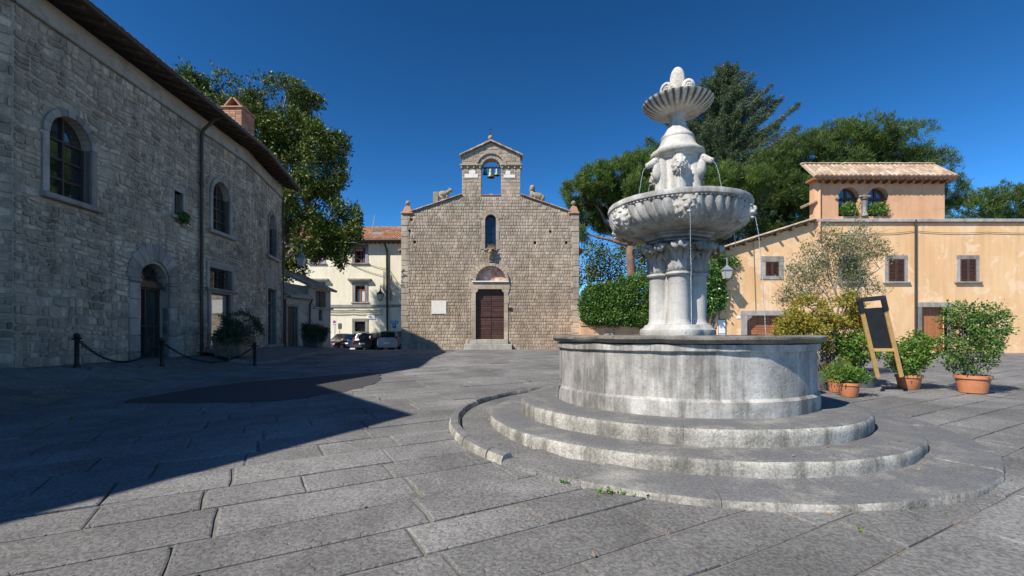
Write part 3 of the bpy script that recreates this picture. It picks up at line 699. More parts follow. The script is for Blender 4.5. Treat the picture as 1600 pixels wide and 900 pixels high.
for e in (-1, 1):
    c = fp(0, 0, 5.71) + RV * (.165 * e); mb = MB(); mb.rv = .68; mb.ball(c, (.115, .085, .14), fx, 18, 10)
    mb.tube([c + CV * (.07 + .012 * math.sin(t)) + RV * (e * .07 * (1 - t / 11) * math.cos(t)) + V(0, 0, .085 * (1 - t / 11) * math.sin(t)) for t in [x * .45 for x in range(22)]], .017, 6)
    mb.tube([c - CV * .07 + RV * (e * .07 * (1 - t / 11) * math.cos(t)) + V(0, 0, .085 * (1 - t / 11) * math.sin(t)) for t in [x * .45 for x in range(22)]], .017, 6); mb.build('finial_scroll', M['topbowl'], fo, smooth=True)
for k, a in enumerate((-95, -70, 80, 110, 170, 200)): mb = MB(); mb.rv = .7; mb.ball(fp(.44, rad(a), 5.475), (.055, .06, .045 - .006 * (k % 3)), None, 10, 6); mb.build('rim_leaf', M['topbowl'], fo, smooth=True)
# ------------------------------------------------------------ church
CY = 32.0; KS = 32 / 27
def cz(py): return EYE + (HOR - py) / FPX * CY
def cx(px): return (px - 800) / FPX * CY
ch = thing('church', (-1.26, CY, .7), 'small brown stone church with a bell gable over its wooden door', 'church')
cf = frame((0, CY, 0), (1, 0, 0), (0, -1, 0))
xl, xr = cx(627), cx(905); XC = cx(767); ze = cz(334); zt = cz(306); tl, tr = cx(722), cx(813); te = cz(243)
wl, wr, wz0, wzs = cx(758), cx(775), cz(389), cz(335) - (cx(775) - cx(758)) / 2
dl, dr, dz0, dz1 = cx(743.5), cx(787.5), cz(530), cz(452)
lz, lr = cz(439), cx(791) - XC
bl, br, bz0, bzs = cx(752), cx(783), cz(305), cz(247) - (cx(783) - cx(752)) / 2
outer = [(xl, .1), (xr, .1), (xr, ze), (cx(893), ze + .02), (tr, zt), (tr, te), (XC, cz(223)), (tl, te), (tl, zt), (cx(640), ze + .02), (xl, ze)]
cb = (cx(743.5) - cx(747.5))
doorh = [(dl, dz0), (dr, dz0), (dr, dz1 - .22), (dr - .07, dz1 - .2), (dr - .16, dz1 - .06), (dr - .16, dz1), (dl + .16, dz1), (dl + .16, dz1 - .06), (dl + .07, dz1 - .2), (dl, dz1 - .22)]
lun = [(XC + lr * math.cos(PI * i / 16), lz + lr * math.sin(PI * i / 16)) for i in range(17)]
put = [(643, 343), (640, 361), (648, 378), (860, 362), (836, 379), (885, 379)]
puth = [rect(cx(a) - .085, cx(a) + .085, cz(b) - .1, cz(b) + .1) for a, b in put]
holes = [doorh, lun, arch(wl, wr, wz0, wzs), arch(bl, br, bz0, bzs)] + puth
mb = MB(); panel(mb, cf, outer, holes, .75, .74); mb.build('wall', M['mortar'], ch)
# coursed blocks (about four pixels high each: joined), quoins, dressed frames
keep = [rect(dl - .34, dr + .34, .2, dz1 + .55), [(XC + (lr + .3) * math.cos(PI * i / 16), lz - .06 + (lr + .3) * math.sin(PI * i / 16)) for i in range(17)],
        arch(wl - .28, wr + .28, wz0 - .1, wzs), arch(bl - .01, br + .01, bz0, bzs), rect(XC - .25, XC + .25, cz(409), cz(392)),
        rect(tl, tr, cz(262.5), cz(257.5)), [(XC + 1.12 * math.cos(PI * i / 16), bzs + 1.12 * math.sin(PI * i / 16)) for i in range(17)]] + puth
def cw(z, s):
    if z > zt: return R.uniform(.24, .44)
    return R.choice((.14, .16, .18, .2, .22, .29))
mb = MB(); inn = [(xl + .42, .3), (xr - .42, .3), (xr - .42, ze - .02), (tr, zt - .05), (tr, te + .1), (XC, cz(223) - .06), (tl, te + .1), (tl, zt - .05), (xl + .42, ze - .02)]
for b in courses(inn, keep, .32, cz(223), lambda z: R.uniform(.205, .232) if z < zt else R.uniform(.2, .29), cw, .014): block(mb, cf, *b, d=R.uniform(.022, .04) if b[2] < zt else R.uniform(.014, .028), jit=.005, inset=.022)
tag(mb.build('blocks', M['tuff'], ch), kind='stuff')
z = .2; k = 0
while z < ze - .05:
    h = min(R.uniform(.36, .43), ze - z)
    for sx in (0, 1):
        wq = (.56 if (k + sx) % 2 else .44) + R.uniform(-.04, .04); a, b = (xl, xl + wq) if sx == 0 else (xr - wq, xr)
        mb = MB(); block(mb, cf, a + .004, b - .004, z + .005, z + h - .005, .03 if wq < .5 else .05, .004, .014); mb.build('quoin', M['tuffs'], ch)
    z += h; k += 1
# portal
for sx in (0, 1):
    z = dz0 - .02; k = 0
    while z < dz1 - .23:
        h = min(R.uniform(.45, .7), dz1 - .22 - z); wq = R.uniform(.27, .36); a, b = (dl - wq, dl) if sx == 0 else (dr, dr + wq)
        mb = MB(); mb.rv = R.random(); fbox(mb, cf, a, b, z + .004, z + h - .004, -.2, .07, .012); mb.build('jamb_stone', M['tuffs'], ch); z += h
    c0 = dl if sx == 0 else dr; sg = 1 if sx == 0 else -1
    part_prism(ch, 'corbel', M['tuffs'], cf, [(c0 - .34 * sg, dz1 - .22), (c0, dz1 - .22), (c0 + .07 * sg, dz1 - .2), (c0 + .16 * sg, dz1 - .06), (c0 + .16 * sg, dz1 + .005), (c0 - .34 * sg, dz1 + .005)][::sg], -.2, .075)
for a, b in ((dl - .42, XC - .3), (XC - .29, XC + .35), (XC + .36, dr + .42)): part_box(ch, 'lintel_stone', M['tuffs'], cf, a, b, dz1 + .008, lz - .1, -.2, .08, .012)
part_box(ch, 'lunette_sill', M['marble'], cf, XC - lr - .24, XC + lr + .18, lz - .098, lz - .01, -.1, .19, .012)
ring_stones(ch, 'arch_stone', M['tuffs'], cf, XC, lz, lr - .03, lr + .16, 0, PI, 15, -.3, .17)
ring_stones(ch, 'relieving_voussoir', M['tuff'], cf, XC, lz, lr + .17, lr + .42, .1, PI - .1, 25, -.02, .045)
part_prism(ch, 'lunette_fresco', M['fresco'], cf, lun, -.5, -.28)
mb = MB(); [mb.ball(cf(XC + a, lz + b, -.27), (r_, .03, r_ * 1.2), None, 10, 7) for a, b, r_ in ((0, .32, .22), (-.34, .2, .16), (.36, .2, .17), (0, .62, .12))]
# door of horizontal planks
for sx, (a, b) in enumerate(((dl + .005, XC + .015), (XC + .025, dr - .005))):
    mb = MB(); fbox(mb, cf, a, b, dz0, dz1, -.34, -.25, 0); leaf = mb.build('door_leaf', M['wood'], ch)
    z = dz0 + .01; k = 0
    while z < dz1 - .02:
        h = min(.16, dz1 - z); mb = MB(); mb.rv = R.random(); fbox(mb, cf, a + .01, b - .01, z + .006, z + h - .006, -.26, -.205 - (.012 if k % 2 else 0), .008); mb.build('plank', M['wood'], leaf); z += h; k += 1
    part_box(leaf, 'rail', M['wood'], cf, a, b, dz0 + 1.52, dz0 + 1.58, -.2, -.17)
for k, (a, b, z0, z1, d) in enumerate(((cx(727), cx(800), .3, cz(537.2), 1.0), (cx(735), cx(794), cz(537.2), cz(530.6), .5))): part_box(ch, 'door_step', M['dress'], cf, a, b, z0, z1, -.2, d, .02)
mb = MB(); mb.lathe([(.0, 0), (.17, 0), (.16, .2), (.12, .3), (0, .32)], cf(cx(732), cz(537), .3), 8); mb.build('bollard_stump', M['tuffs'], ch)
# long window
mb = MB(); mb.prism(arch(wl, wr, wz0, wzs), cf, -.4, -.36); win = mb.build('window', M['glassd'], ch)
for k in range(1, 4): part_box(win, 'glazing_bar', M['iron'], cf, wl, wr, lerp(wz0, wzs, k / 3.6) - .012, lerp(wz0, wzs, k / 3.6) + .012, -.355, -.33, 0)
for sx in (0, 1):
    z = wz0 - .02
    while z < wzs - .02:
        h = min(R.uniform(.4, .62), wzs - z); wq = R.uniform(.2, .34); a, b = (wl - wq, wl) if sx == 0 else (wr, wr + wq); part_box(ch, 'window_jamb', M['tuffs'], cf, a, b, z + .004, z + h - .004, -.2, .04, .01); z += h
ring_stones(ch, 'window_voussoir', M['tuffs'], cf, XC - .02, wzs, (wr - wl) / 2, (wr - wl) / 2 + .16, 0, PI, 9, -.2, .045)
ring_stones(ch, 'window_voussoir', M['tuff'], cf, XC - .02, wzs, (wr - wl) / 2 + .17, (wr - wl) / 2 + .4, .12, PI - .12, 17, -.02, .05)
part_box(ch, 'window_sill', M['tuffs'], cf, wl - .1, wr + .1, wz0 - .1, wz0 - .005, -.3, .1)
# carved bracket under the window with a dry plant
mb = MB(); c = cf(XC - .02, cz(400), 0)
mb.tube([c + V(0, .0, -.3), c + V(0, -.14, -.2), c + V(0, -.24, 0), c + V(0, -.3, .12)], [.09, .12, .14, .12], 10); mb.ball(c + V(0, -.3, .22), (.14, .14, .17), None, 10, 7); mb.box(c + V(0, -.2, .38), (.4, .4, .08), None, .02); mb.box(c + V(0, -.1, -.33), (.2, .2, .1), None, .02)
mb.scale(c, 1.15).build('carved_bracket', M['lichen'], ch, smooth='auto')
C0 = np.array([list(c + V(0, -.22, .45))] * 40) + NR.normal(size=(40, 3)) * .06; np_obj('dry_plant', *leaves(C0, 5, .3, .03, .6, jit=.05), M['dry'], ch)
# panels fixed to the wall
part_box(ch, 'inscription_slab', M['marble'], cf, cx(674.5), cx(697.5), cz(490.5), cz(470), .0, .07, .006)
part_box(ch, 'notice_box', M['iron'], cf, cx(794), cx(800), cz(485), cz(480.5), .0, .09, .006)
for a, b, c, d in ((726, 747, 278, 272.2), (733, 743, 272, 266.5), (787, 805, 278, 273.2), (790, 797.5, 273, 267)): part_box(ch, 'marble_inlay', M['marble'], cf, cx(a), cx(b), cz(c), cz(d), -.02, .05, .006)
# bell gable: impost, corbels, archivolt, bells, cover
for a, b in ((tl - .14, bl + .02), (br - .02, tr + .14)):
    part_box(ch, 'impost', M['lichen'], cf, a, b, cz(259.5), cz(257.2), -.8, .14, .02)
    for k in range(4): s = lerp(a + .12, b - .1, k / 3); part_box(ch, 'impost_corbel', M['tuffs'], cf, s - .055, s + .055, cz(263.5), cz(259.6), -.02, .1, .02)
ring_stones(ch, 'bell_arch_stone', M['tuffs'], cf, XC + .01, bzs, (br - bl) / 2 - .02, (br - bl) / 2 + .2, 0, PI, 11, -.7, .03)
ring_stones(ch, 'bell_arch_hood', M['tuffs'], cf, XC + .01, bzs, (br - bl) / 2 + .27, (br - bl) / 2 + .4, .1, PI - .1, 13, -.1, .12)
part_box(ch, 'bell_sill', M['tile'], cf, bl, br, bz0 - .03, bz0 + .03, -.75, .05)
part_box(ch, 'cap_stone', M['tuffs'], cf, XC - .1, XC + .14, bz0 + .03, bz0 + .16, -.45, -.2, .02)
mb = MB(); mb.tube([cf(bl, cz(259.5), -.35), cf(br, cz(259.5), -.35)], .055, 8)
for k in range(6): mb.tube([cf(lerp(bl, br, (k + .5) / 6), cz(260), -.35), cf(lerp(bl, br, (k + .5) / 6), cz(256), -.35)], .02, 6)
mb.build('bell_beam', M['woodo'], ch)
for px, zt_, s in ((757.5, cz(261), .86), (766.7, cz(261), 1.32), (776.3, cz(261), 1.02)):
    mb = MB(); mb.lathe([(r_ * s, zt_ - z_ * s) for r_, z_ in ((.0, .0), (.09, .01), (.12, .05), (.125, .16), (.15, .3), (.2, .42), (.215, .45), (.2, .46), (.17, .4))], cf(cx(px), 0, -.35), 18); bell = mb.build('bell', M['bronze'], ch, smooth='auto')
    mb = MB(); mb.tube([cf(cx(px), zt_ + .1, -.35), cf(cx(px), zt_ - .02, -.35)], .03, 6); mb.build('bell_hanger', M['iron'], bell); mb = MB(); mb.ball(cf(cx(px), zt_ - .48 * s, -.35), .05 * s, None, 8, 5); mb.build('clapper', M['iron'], bell)
def slope_tiles(root, name, mat, a, b, depth, n, th=.07, lift=0):
    """flat coping pieces laid from a up to b, reaching back by depth"""
    a, b = V(*a), V(*b); d = (b - a).normalized(); back = V(0, 1, 0); up = d.cross(back); up = up if up.z > 0 else -up; L = (b - a).length
    for k in range(n):
        mb = MB(); mb.rv = R.random(); c = a.lerp(b, (k + .5) / n) + back * (depth / 2) + up * (lift + R.uniform(-.008, .008)); tilt = (d + up * .05 * (1 if d.z > 0 else 1)).normalized()
        mb.box(c, (L / n + .015, depth, th), (tilt, back, tilt.cross(back)), .014); mb.build(name, mat, root)
for sg, (x0, z0, x1, z1) in ((1, (tl - .16, te - .06, XC, cz(222) + .02)), (-1, (tr + .16, te - .06, XC, cz(222) + .02))): slope_tiles(ch, 'coping_tile', M['tilew'], (x0, CY - .2, z0 + .05), (x1, CY - .2, z1 + .05), 1.15, 9, .09)
for x0, z0, x1, z1 in ((cx(638), ze + .05, tl, zt + .05), (cx(895), ze + .05, tr, zt + .05)):
    slope_tiles(ch, 'coping_tile', M['tilew'], (x0, CY - .14, z0), (x1, CY - .14, z1), 1.0, 14, .06, .05); slope_tiles(ch, 'coping_brick', M['brick'], (x0, CY - .07, z0 - .02), (x1, CY - .07, z1 - .02), .8, 14, .05)
for px in (636, 897):                            # ball finials on brick pedestals
    s = cx(px); part_box(ch, 'finial_slab', M['tile'], cf, s - .4, s + .42 if px < 800 else s + .36, ze - .01, ze + .1, -.75, .14, .02)
    mb = MB(); pr = [(.27, ze + .1), (.22, ze + .3), (.15, ze + .48), (.12, ze + .5)]; c = cf(s, 0, -.3); p = [c + V(q * i, q * j, z) for q, z in pr for i, j in ((-1, -1), (1, -1), (1, 1), (-1, 1))]
    mb.add(p, [(i * 4 + k, i * 4 + (k + 1) % 4, i * 4 + 4 + (k + 1) % 4, i * 4 + 4 + k) for i in range(3) for k in range(4)] + [(12, 13, 14, 15)]); mb.scale(c + V(0, 0, ze + .1), 1.15).build('finial_pedestal', M['brick'], ch)
    mb = MB(); mb.lathe([(.08, ze + .5), (.06, ze + .56), (.07, ze + .59)], c, 12); mb.ball(c + V(0, 0, ze + .72), .145, None, 16, 10); mb.scale(c + V(0, 0, ze + .1), 1.15).build('ball_finial', M['lichen'], ch, smooth=True)
mb = MB(); c = cf(XC - .04, 0, -.3); zp = cz(222); mb.lathe([(.14, zp), (.13, zp + .08), (.07, zp + .13), (.05, zp + .24)], c, 12); mb.ball(c + V(0, 0, zp + .36), .14, None, 16, 10); mb.scale(c + V(0, 0, zp), 1.18).build('ball_finial', M['lichen'], ch, smooth='auto')
mb = MB(); mb.box(c + V(0, 0, zp + .75), (.025, .025, .55), None, 0); mb.box(c + V(0, 0, zp + .83), (.2, .024, .024), None, 0); mb.scale(c + V(0, 0, zp), 1.18).build('cross', M['iron'], ch)
# ram-like beast on a slab (left) and sphinx (right)
c = cf(cx(692), cz(304.5), -.3); mb = MB()
mb.tube([c + V(-.28, 0, .02), c + V(-.1, 0, .1), c + V(.12, 0, .12), c + V(.26, 0, .08)], [.17, .21, .19, .15], 12); mb.tube([c + V(.16, 0, .14), c + V(.3, 0, .26), c + V(.38, 0, .36)], [.15, .115, .1], 10); mb.tube([c + V(.34, 0, .38), c + V(.44, 0, .34), c + V(.54, 0, .27)], [.1, .085, .05], 10)
for e in (-1, 1): mb.tube([c + V(.2, .07 * e, .05), c + V(.22, .08 * e, -.18)], [.08, .06], 8); mb.tube([c + V(-.2, .08 * e, .02), c + V(-.02, .09 * e, -.14), c + V(.06, .09 * e, -.22)], [.11, .07, .05], 8); mb.ball(c + V(.34, .07 * e, .46), (.03, .02, .04), None, 6, 4)
ram = mb.scale(c, 1.18).build('stone_beast', M['lichen'], ch, smooth=True); mb = MB(); mb.box(c + V(-.43, 0, -.1), (.3, .35, .62), None, .02); mb.scale(c, 1.18).build('beast_block', M['lichen'], ch)
mb = MB(); mb.box(c + V(.12, 0, -.24), (.5, .3, .1), None, .02); mb.scale(c, 1.18).build('beast_block', M['lichen'], ch)
c = cf(cx(838), cz(305), -.3); mb = MB()
mb.tube([c + V(.34, 0, -.12), c + V(.2, -.02, -.02), c + V(-.05, -.03, .04), c + V(-.22, -.05, .1)], [.2, .23, .2, .17], 12); mb.tube([c + V(-.2, -.05, -.15), c + V(-.22, -.05, .1), c + V(-.22, -.06, .3)], [.17, .17, .1], 10)
mb.ball(c + V(-.22, -.1, .46), (.15, .16, .19), None, 14, 10); mb.ball(c + V(-.22, -.25, .45), (.03, .04, .05), None, 6, 5); mb.ball(c + V(-.22, -.22, .36), (.06, .05, .03), None, 6, 5); mb.tube([c + V(-.22, .02, .6), c + V(-.22, .08, .45), c + V(-.22, .07, .2)], [.12, .17, .15], 10)
for e in (-1, 1): mb.ball(c + V(-.22 + .06 * e, -.22, .52), (.03, .02, .018), None, 6, 4)
mb.ball(c + V(.36, -.08, -.12), (.16, .14, .2), None, 12, 8); mb.tube([c + V(-.3, -.12, -.1), c + V(-.34, -.26, -.2)], [.08, .06], 8); mb.tube([c + V(-.12, -.12, -.1), c + V(-.1, -.26, -.24)], [.08, .06], 8)
mb.scale(c, 1.18).build('sphinx', M['lichen'], ch, smooth=True); mb = MB(); mb.box(c + V(.05, .05, -.3), (.75, .4, .14), None, .02); mb.scale(c, 1.18).build('sphinx_block', M['lichen'], ch)
# nave behind the front
mb = MB(); mb.box(((xl + xr) / 2, CY + 9.5, 4.0), (xr - xl - .1, 17.5, 7.6), None, 0); mb.build('nave_wall', M['tuffs'], ch)
for sg in (-1, 1):
    mb = MB(); xm = (xl + xr) / 2; xe = xm + sg * ((xr - xl) / 2 + .42); p = [V(xe, CY + .8, 7.6), V(xe, CY + 18.6, 7.6), V(xm, CY + 18.6, 10.4), V(xm, CY + .8, 10.4)]
    mb.add(p + [q + V(0, 0, -.14) for q in p], [(0, 1, 2, 3), (7, 6, 5, 4), (0, 4, 5, 1), (0, 3, 7, 4), (1, 5, 6, 2)]); mb.build('nave_roof', M['tile'], ch)

# ------------------------------------------------------------ left building of rubble stone
WP = [V(-14.2, 3.7, 0), V(-11.32, 10.6, 0), V(-11.73, 20.6, 0), V(-12.8, 26.0, 0)]
ab = thing('stone_building', (-12.4, 17, .8), 'long shaded rubble stone building with arched windows and tiled eaves', 'building')
ZB, ZT = .35, 9.75
def seg(i):
    a, b = WP[i], WP[i + 1]; d = (b - a).normalized(); n = V(d.y, -d.x, 0); return a, d, n, (b - a).length
frs = [frame(seg(i)[0], seg(i)[1], seg(i)[2]) for i in range(3)]
def ws(i, px):                                   # distance along wall i at bearing px
    a, d, n, L = seg(i); q = (px - 800) / FPX; return (q * a.y - a.x) / (d.x - q * d.y)
def wz(i, px, py): a, d, n, L = seg(i); return EYE + (HOR - py) / FPX * (a.y + d.y * ws(i, px))
s1 = lambda px: ws(1, px)
s2 = lambda px: ws(2, px)
A0, A1 = s1(217), s1(263); azs = wz(1, 263, 447); az0 = .62
w1 = (s1(331), s1(357.5), wz(1, 344, 364), wz(1, 344, 285)); w1s = w1[3] - (w1[1] - w1[0]) / 2
sq = (s1(271.5), s1(285.5), wz(1, 278, 338), wz(1, 278, 300))
gr = (s1(326), s1(360), wz(1, 343, 452), wz(1, 343, 421)); sh = (s1(328), s1(359), wz(1, 343, 541), wz(1, 343, 459))
w2 = (s2(419), s2(430.5), wz(2, 425, 402), wz(2, 425, 336)); w2s = w2[3] - (w2[1] - w2[0]) / 2
d2 = (s2(417), s2(430.5), wz(2, 424, 538), wz(2, 424, 452))
N0 = (1.1, 2.3, .75, 3.3); N1 = (1.2, 2.2, 5.2, 7.2)
A2 = (A0 - 3.2, A0 - 1.5)
hol = [[rect(*N0), rect(*N1)],
       [arch(A0, A1, az0, azs), rect(*sq), arch(w1[0], w1[1], w1[2], w1s), rect(*gr), rect(*sh), arch(A2[0] + .25, A2[1] - .25, 5.1, 6.6)],
       [arch(w2[0], w2[1], w2[2], w2s), rect(*d2)]]
L3 = [seg(i)[3] for i in range(3)]
mb = MB()
for i in range(3): panel(mb, frs[i], [(0, ZB), (L3[i], ZB), (L3[i], ZT), (0, ZT)], hol[i], .5, .42)
ax = frame(WP[3], (-.98, .2, 0), (.2, .98, 0)); panel(mb, ax, [(0, ZB), (9, ZB), (9, ZT + 2.6), (0, ZT)], [], .5)
mb.build('wall', M['rubmor'], ab)
for nm, a, b in (('end_wall', WP[0], V(-21, 4.6, 0)), ('rear_wall', V(-21, 4.6, 0), V(-18.4, 27.4, 0))):
    dd = (b - a).normalized(); mb = MB(); panel(mb, frame(a, dd, (dd.y, -dd.x, 0)), [(0, ZB - .6), ((b - a).length, ZB - .6), ((b - a).length, ZT + 2.2 ), (0, ZT if nm == 'end_wall' else ZT + 2.2)], [], .3); mb.build(nm, M['rubmor'], ab)
def grow(h, e):
    xs_ = [p[0] for p in h]; zs_ = [p[1] for p in h]; cx_, cz_ = (min(xs_) + max(xs_)) / 2, (min(zs_) + max(zs_)) / 2
    return [(cx_ + (a - cx_) * (1 + 2 * e / (max(xs_) - min(xs_))), cz_ + (b - cz_) * (1 + 2 * e / (max(zs_) - min(zs_)))) for a, b in h]
ekeep = [[.14, .14], [.34, .1, .2, .17, .17, .16], [.15, .15]]
stones = []
for i in range(3):
    kp = [grow(h, e) for h, e in zip(hol[i], ekeep[i])]
    if i == 1: kp.append(rect(A0 - .4, A1 + .38, az0, azs + .05))
    for b in courses([(0, ZB), (L3[i], ZB), (L3[i], ZT - .55), (0, ZT - .55)], kp, ZB, ZT - .55, lambda z: R.choice((.11, .13, .16, .2, .24)), lambda z, s: R.choice((.14, .18, .24, .3, .38, .5)), .026):
        c = frs[i]((b[0] + b[1]) / 2, (b[2] + b[3]) / 2, 0); px = 800 + FPX * c.x / c.y; dd = (b[1] - b[0]) * (b[3] - b[2]) / c.y ** 3 * c.y
        py = HOR - (c.z - EYE) / c.y * FPX
        stones.append((dd if 0 < px < 1600 and 0 < py < 900 else 0, i, b))
stones.sort(key=lambda q: -q[0])
def warp(i, a, c):
    return a + .09 * nz((a, c, i * 7.0), 1.3) + .04 * nz((a, c, 3.3 + i), 3.7), c + .1 * nz((a + 11, c, i * 5.0), 1.1) + .05 * nz((a, c, 8.8 + i), 3.1)
def rub(mb, i, b):
    """rubble stone: five to seven uneven corners around the cell, face proud and tilted"""
    s0, s1_, z0, z1 = b; cs, cz_ = (s0 + s1_) / 2, (z0 + z1) / 2; fr = frs[i]; r_ = R.random(); dep = R.uniform(.014, .045)
    base = [(s0, z0), (lerp(s0, s1_, R.uniform(.3, .7)), z0), (s1_, z0), (s1_, lerp(z0, z1, R.uniform(.3, .7))), (s1_, z1), (lerp(s0, s1_, R.uniform(.3, .7)), z1), (s0, z1), (s0, lerp(z0, z1, R.uniform(.3, .7)))]
    jw = min(.045, (s1_ - s0) * .16, (z1 - z0) * .16); tx, tz = R.uniform(-.02, .02), R.uniform(-.02, .02)
    pl = [(a + R.uniform(-jw, jw) * .7, c + R.uniform(-jw, jw) * .7) for a, c in base]
    for k in (0, 2, 4, 6): a, c = pl[k]; t = R.uniform(.03, .16); pl[k] = (lerp(a, cs, t), lerp(c, cz_, t))
    if min(s0, L3[i] - s1_) > .25: pl = [warp(i, a, c) for a, c in pl]; cs, cz_ = warp(i, cs, cz_)
    p = []
    for sc_, d in ((1, -.004), (.95, dep * .7), (.84, dep)):
        for a, c in pl: p.append(fr(lerp(cs, a, sc_), lerp(cz_, c, sc_), d + (tx * (a - cs) + tz * (c - cz_) + R.uniform(-.004, .004) if d > 0 else 0)))
    F = [tuple(range(16, 24))]
    for q in (0, 8): F += [(q + k, q + (k + 1) % 8, q + 8 + (k + 1) % 8, q + 8 + k) for k in range(8)]
    mb.add(p, F, r_)
for _, i, b in stones[:298]:
    mb = MB(); rub(mb, i, b); mb.build('rubble_stone', M['rubble'], ab)
mb = MB()
for _, i, b in stones[298:]: rub(mb, i, b)
tag(mb.build('far_rubble', M['rubble'], ab), kind='stuff')
# eaves band, openings and their frames
for i in range(3): part_box(ab, 'eaves_band', M['grime'], frs[i], 0, L3[i], ZT - .52, ZT, -.1, .05, 0); part_box(ab, 'string_moulding', M['dress'], frs[i], 0, L3[i], ZT - .575, ZT - .525, -.1, .09, .012)
def quad_frame(root, fr, o, e, d1=.06, sill=True, lint=.0):
    a, b, c, d = o
    part_box(root, 'frame_jamb', M['dress'], fr, a - e, a, c, d, -.2, d1); part_box(root, 'frame_jamb', M['dress'], fr, b, b + e, c, d, -.2, d1)
    part_box(root, 'lintel', M['dress'], fr, a - e - lint, b + e + lint, d, d + e * 1.1, -.2, d1 + .01)
    if sill: part_box(root, 'sill', M['dress'], fr, a - e - .12, b + e + .12, c - .11, c, -.2, d1 + .1, .02)
def arch_frame(root, fr, o, zs, e, n=9, d1=.06):
    a, b, c, d = o
    part_box(root, 'frame_jamb', M['dress'], fr, a - e, a, c, zs, -.2, d1); part_box(root, 'frame_jamb', M['dress'], fr, b, b + e, c, zs, -.2, d1)
    ring_stones(root, 'voussoir', M['dress'], fr, (a + b) / 2, zs, (b - a) / 2, (b - a) / 2 + e, 0, PI, n, -.2, d1 + .005)
f1, f2, f0 = frs[1], frs[2], frs[0]
quad_frame(ab, f1, gr, .17); quad_frame(ab, f1, sh, .16, lint=.05); quad_frame(ab, f0, N0, .15); quad_frame(ab, f0, N1, .15); quad_frame(ab, f1, sq, .09, .03)
arch_frame(ab, f1, w1, w1s, .17); arch_frame(ab, f1, (A2[0] + .25, A2[1] - .25, 5.1, 0), 6.6, .17)
part_box(ab, 'sill', M['dress'], f1, w1[0] - .34, w1[1] + .34, w1[2] - .14, w1[2], -.2, .2, .025); part_box(ab, 'sill', M['dress'], f1, A2[0] + .0, A2[1], 4.96, 5.1, -.2, .2, .025)
arch_frame(ab, f2, w2, w2s, .15, 7); part_box(ab, 'sill', M['dress'], f2, w2[0] - .34, w2[1] + .34, w2[2] - .14, w2[2], -.2, .2, .025)
quad_frame(ab, f2, d2, .15, sill=False); part_box(ab, 'lintel_panel', M['dress'], f2, d2[0] - .3, d2[1] + .3, d2[3] + .17, d2[3] + .95, -.05, .05); part_box(ab, 'door_step', M['dress'], f2, d2[0] - .4, d2[1] + .4, .7, d2[2], -.1, .3, .02)
# big arched entrance
for sx, (a, b) in enumerate(((A0 - .42, A0), (A1, A1 + .36))):
    z = az0
    while z < azs - .02:
        h = min(R.uniform(.4, .6), azs - z); part_box(ab, 'jamb_stone', M['dress'], f1, a, b, z + .006, z + h - .006, -.2, .055 + R.uniform(0, .012), .014); z += h
    part_box(ab, 'impost', M['dress'], f1, a - .03, b + .03, azs, azs + .1, -.2, .1, .015)
ring_stones(ab, 'voussoir', M['dress'], f1, (A0 + A1) / 2, azs + .1, (A1 - A0) / 2, (A1 - A0) / 2 + .52, .0, PI, 11, -.2, .06)
def glazing(root, fr, o, nx_, nz_, zs=None, d=-.3, mat='glass', fm='brown', t=.05, name='window'):
    a, b, c, e = o; mb = MB(); mb.prism(arch(a, b, c, zs) if zs else rect(a, b, c, e), fr, d - .04, d); wn = mb.build(name, M[mat], root); zt_ = zs if zs else e
    for s in [a + t / 2, b - t / 2] + [lerp(a, b, k / nx_) for k in range(1, nx_)]: part_box(wn, 'mullion', M[fm], fr, s - t / 2, s + t / 2, c, zt_ + ((b - a) / 2 * .97 if zs and a + t < s < b - t else 0), d, d + .06, 0)
    for z in [c + t / 2, zt_ - t / 2] + [lerp(c, zt_, k / nz_) for k in range(1, nz_)]: part_box(wn, 'transom', M[fm], fr, a + t, b - t, z - t / 2, z + t / 2, d, d + .055, 0)
    return wn
def bars(root, fr, o, nx_, nz_, d=-.08, r=.012, mat='iron'):
    a, b, c, e = o; mb = MB()
    for k in range(1, nx_): s = lerp(a, b, k / nx_); mb.tube([fr(s, c, d), fr(s, e, d)], r, 5)
    for k in range(1, nz_): z = lerp(c, e, k / nz_); mb.tube([fr(a, z, d), fr(b, z, d)], r, 5)
    return mb.build('window_grille', M[mat], root)
glazing(ab, f1, (*w1[:3], 0), 2, 3, w1s, -.22); glazing(ab, f1, (A2[0] + .25, A2[1] - .25, 5.1, 0), 2, 3, 6.6, -.22); glazing(ab, f1, gr, 3, 1, None, -.3); bars(ab, f1, gr, 9, 5); glazing(ab, f1, sh, 1, 1, None, -.12, 'glassr')
glazing(ab, f1, sq, 1, 2, None, -.3); glazing(ab, f2, (*w2[:3], 0), 1, 3, w2s, -.25); glazing(ab, f0, N1, 2, 3, None, -.25)
glazing(ab, f1, (A0, A1, az0 + .05, azs - .12), 2, 2, None, -.34, name='door'); part_box(ab, 'transom_beam', M['brown'], f1, A0, A1, azs - .12, azs + .1, -.4, -.18); glazing(ab, f1, (A0, A1, azs + .1, 0), 1, 1, azs + .101, -.36)
mb = MB(); c_, r_ = (A0 + A1) / 2, (A1 - A0) / 2
for k in range(1, 10): t = PI * k / 10; mb.tube([f1(c_ + .12 * math.cos(t), azs + .1 + .12 * math.sin(t), -.2), f1(c_ + r_ * math.cos(t), azs + .1 + r_ * math.sin(t), -.2)], .013, 5)
for q in (.35, .68): mb.tube([f1(c_ + r_ * q * math.cos(PI * k / 14), azs + .1 + r_ * q * math.sin(PI * k / 14), -.2) for k in range(15)], .013, 5)
mb.build('fan_grille', M['iron'], ab)
